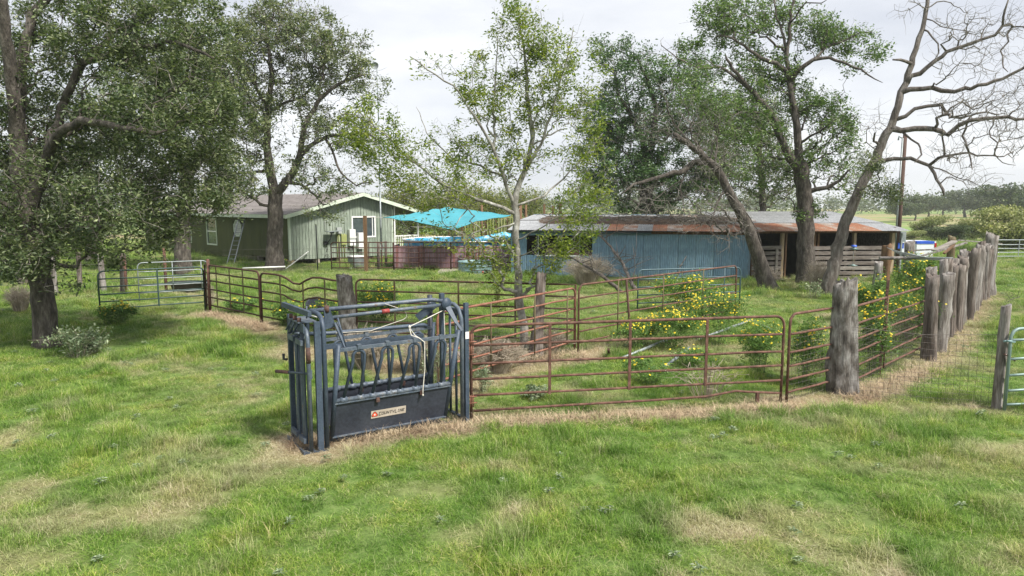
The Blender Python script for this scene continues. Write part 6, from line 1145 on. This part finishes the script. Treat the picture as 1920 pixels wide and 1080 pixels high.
for i, (cx, by, pw, phh, nst, lab) in enumerate(((1100, 535, 110, 66, 260, 'pale grey dry weed thicket against the blue shed left end'), (1440, 540, 60, 45, 120, 'dead vines around the foot of the leaning trunk'), (1530, 545, 55, 62, 140, 'dead reddish vines at the foot of the straight oak'), (690, 690, 120, 88, 260, 'tangled dry brush behind the squeeze chute below the split post'), (800, 700, 110, 80, 220, 'dry brush seen through the rear of the squeeze chute'), (930, 700, 130, 75, 230, 'grey dry brush under the orange-rust gate'), (1030, 660, 90, 50, 150, 'straw coloured dry weeds at the foot of the dark cedar post'), (1325, 748, 150, 80, 26, 'thin bleached stems spreading behind the long front panel'),
    (1700, 640, 60, 75, 90, 'pale dry stalks among the daisies left of the stockade'), (38, 585, 70, 55, 160, 'brown dry brush pile left of the big left oak'), (395, 575, 26, 50, 40, 'pale dry stalks at the rust red hinge post'))):
    P = G(cx, by); sc = P[1] / 1280.; bush('dry_brush', lab, 'dry weeds', P, pw * sc, min(1.2, pw * sc * .7), phh * sc, 330 + i, None, 0, .05, 0, nst=int(nst * 1.6), group='dry brush and dead stalks', stemr=.0065)
for i, (cx, by, pw, phh, lab) in enumerate(((820, 745, 70, 130, 'leafy grey green weed growing inside the rear half of the chute'), (905, 740, 40, 60, 'grey green weed left of the hinge end behind the long panel'))):
    P = G(cx, by); sc = P[1] / 1280.; bush('tall_weed', lab, 'weed', P, pw * sc, .4, phh * sc, 350 + i, M['weedleaf'], 900, .045, 0, nst=26, group='tall weeds in the chute')
P = G(935, 612); bush('pecan_sapling', 'small sapling with a few yellowing leaves beside the pale trunk foot', 'sapling', P, .55, .4, 1.35, 372, M['yellowleaf'], 260, .10, 0, nst=8, ratio=.4)
# straw mat piles along the panels
def straw(label, a, b, w_, n, seed, h=.16):
    r = np.random.RandomState(seed); a = np.array(a); b = np.array(b); d = b - a; L = np.linalg.norm(d[:2]); nr = np.array([-d[1], d[0], 0]) / L; mb = []
    t = r.rand(n); off = r.normal(size=n) * w_ * .5; c = a + d * t[:, None] + nr * off[:, None]; ang = r.rand(n) * 6.28; el_ = r.rand(n) ** 3 * .9; ln = .10 + .22 * r.rand(n); z0 = r.rand(n) * h * .5 * np.exp(-(off / w_) ** 2)
    dv = np.stack([np.cos(ang) * np.cos(el_), np.sin(ang) * np.cos(el_), np.sin(el_)], 1) * ln[:, None]; s_ = np.stack([-np.sin(ang), np.cos(ang), np.zeros(n)], 1) * .0028; c[:, 2] = terrain(c[:, 0], c[:, 1]) + z0
    m_ = c + dv * .5 + np.array([0, 0, .012]); e = c + dv; e[:, 2] -= .015 * r.rand(n)
    V = np.stack([c - s_, c + s_, m_ + s_, m_ - s_, e], 1).reshape(-1, 3); q = (np.arange(n) * 5)[:, None]; F = np.concatenate([q + [0, 1, 2], q + [0, 2, 3], q + [3, 2, 4]]); o = link(bpy.data.objects.new('dry_straw', arr_mesh('dry_straw', V, F, M['hay']))); o['kind'] = 'stuff'; tag(o, label, 'straw')
straw('matted dry straw under the long front panel', G(884, 800), G(1500, 768), .30, 5000, 1, .05)
straw('dry straw around the near foot of the squeeze chute', G(540, 840), G(880, 808), .18, 4500, 2, .05)
straw('straw under the olive-upright rusty panel', G(392, 590), G(500, 622), .35, 6000, 3)
straw('straw strewn from the stump post along the stockade', G(1600, 752), G(1745, 692), .4, 4000, 4, .05)
straw('straw and bark bits along the far half of the stockade', G(1760, 690), G(1852, 560), .5, 3500, 5, .05)
straw('straw behind the chute and under the orange-rust gate', G(700, 690), G(1100, 672), .5, 9000, 6)
# fallen things
def branch(name, label, cat, pts, r0, r1, m, seed, forks=6, group=None, fl=.5):
    r = np.random.RandomState(seed); P = [np.array(p, float) for p in pts]; o_ = P[0].copy(); P = [p - o_ for p in P]; mb = MB(); P = resample(np.array(P), .25, r, .015); mb.tube(P, np.linspace(r0, r1, len(P)), 8, wob=.08, rnd=r)
    for k in range(forks):
        i = r.randint(1, len(P)); c = P[i]; d = r.normal(size=3); d[2] = abs(d[2]) * .7; d /= np.linalg.norm(d); L = fl * (.4 + r.rand()); q = c + d * L * .5 + r.normal(size=3) * .04; e = q + (d + r.normal(size=3) * .5) * L * .5
        mb.tube([c, q, e], [r1 * .7, r1 * .5, r1 * .25], 5); 
        for j in range(2): f = q + r.normal(size=3) * L * .35; mb.tube([q, f], [r1 * .4, r1 * .2], 3)
    o = part(name, mb, M[m], loc=tuple(o_)); return tag(o, label, cat, group)
branch('dead_branch', 'forked dead branch leaning against the blue shed wall', 'branch', [G(1192, 545), W(1165, 490, 29.6), W(1145, 462, 30.4), W(1125, 442, 31), W(1090, 440, 31.4)], .085, .03, 'barkgrey', 1, 22, 'fallen branches', 1.3)
branch('dead_branch', 'dark curved dead branch lying from the weed thicket down to the grass', 'branch', [G(1172, 552), W(1135, 522, 26.5), W(1105, 502, 27.3), W(1075, 484, 28.2), W(1045, 478, 28.8)], .08, .03, 'bark', 2, 10, 'fallen branches', .8)
branch('dead_branch', 'thin bare branch poking up from the daisies before the blue shed', 'branch', [G(1262, 560), W(1275, 500, 25.8), W(1287, 480, 26)], .03, .015, 'bark', 3, 4, 'fallen branches', .5)
branch('dead_branch', 'small twiggy branch lying on the grass beside the stockade foot', 'branch', [G(1870, 575), G(1895, 562, .1), G(1912, 556, .15)], .02, .01, 'bark', 4, 12, 'fallen branches', .5)
branch('fallen_log', 'grey fallen log behind the rear of the squeeze chute', 'log', [G(775, 690, .08), G(845, 668, .12), G(880, 662, .13)], .12, .10, 'cedar', 5, 0)
for i, (a, b, lab) in enumerate((((1165, 672), (1262, 632), 'pale metal pipe lying in the pen, longest of the three'), ((1245, 690), (1292, 652), 'pale metal pipe half sunk in grass between the others'), ((1300, 640), (1408, 600), 'pale metal pipe pointing up to the right behind the daisies'), ((1408, 600), (1455, 622), 'short pale pipe joined at the tip near the panel corner'))):
    mb = MB(); mb.tube([G(*a, .05), G(*b, .12)], .035, 8); tag(part('metal_pipe', mb, M['galv']), lab, 'pipe', 'pipes lying in the pen')
branch('broken_board', 'dark low board lying in the pen behind the young tree', 'board', [G(835, 648, .05), G(905, 640, .06)], .06, .05, 'cedardark', 7, 0)
mb = MB(); mb.tube([G(1142, 665), G(1141, 655, .32)], .03, 5); tag(part('stake', mb, M['rustdark']), 'short rusty stake sticking up beside the panel joint', 'stake')

# ================================================================== AIR
HAZE = 0.0004
if HAZE:
    mb = MB(); mb.box(-520, 520, -62, 560, -5, 18); m = bpy.data.materials.new('haze'); m.use_nodes = True; t = m.node_tree; t.nodes.remove(t.nodes['Principled BSDF']); v = t.nodes.new('ShaderNodeVolumePrincipled')
    v.inputs['Color'].default_value = (.9, .94, 1, 1); v.inputs['Density'].default_value = HAZE; v.inputs['Anisotropy'].default_value = .2; t.links.new(v.outputs[0], t.nodes['Material Output'].inputs['Volume']); o = part('haze', mb, m); o['kind'] = 'stuff'
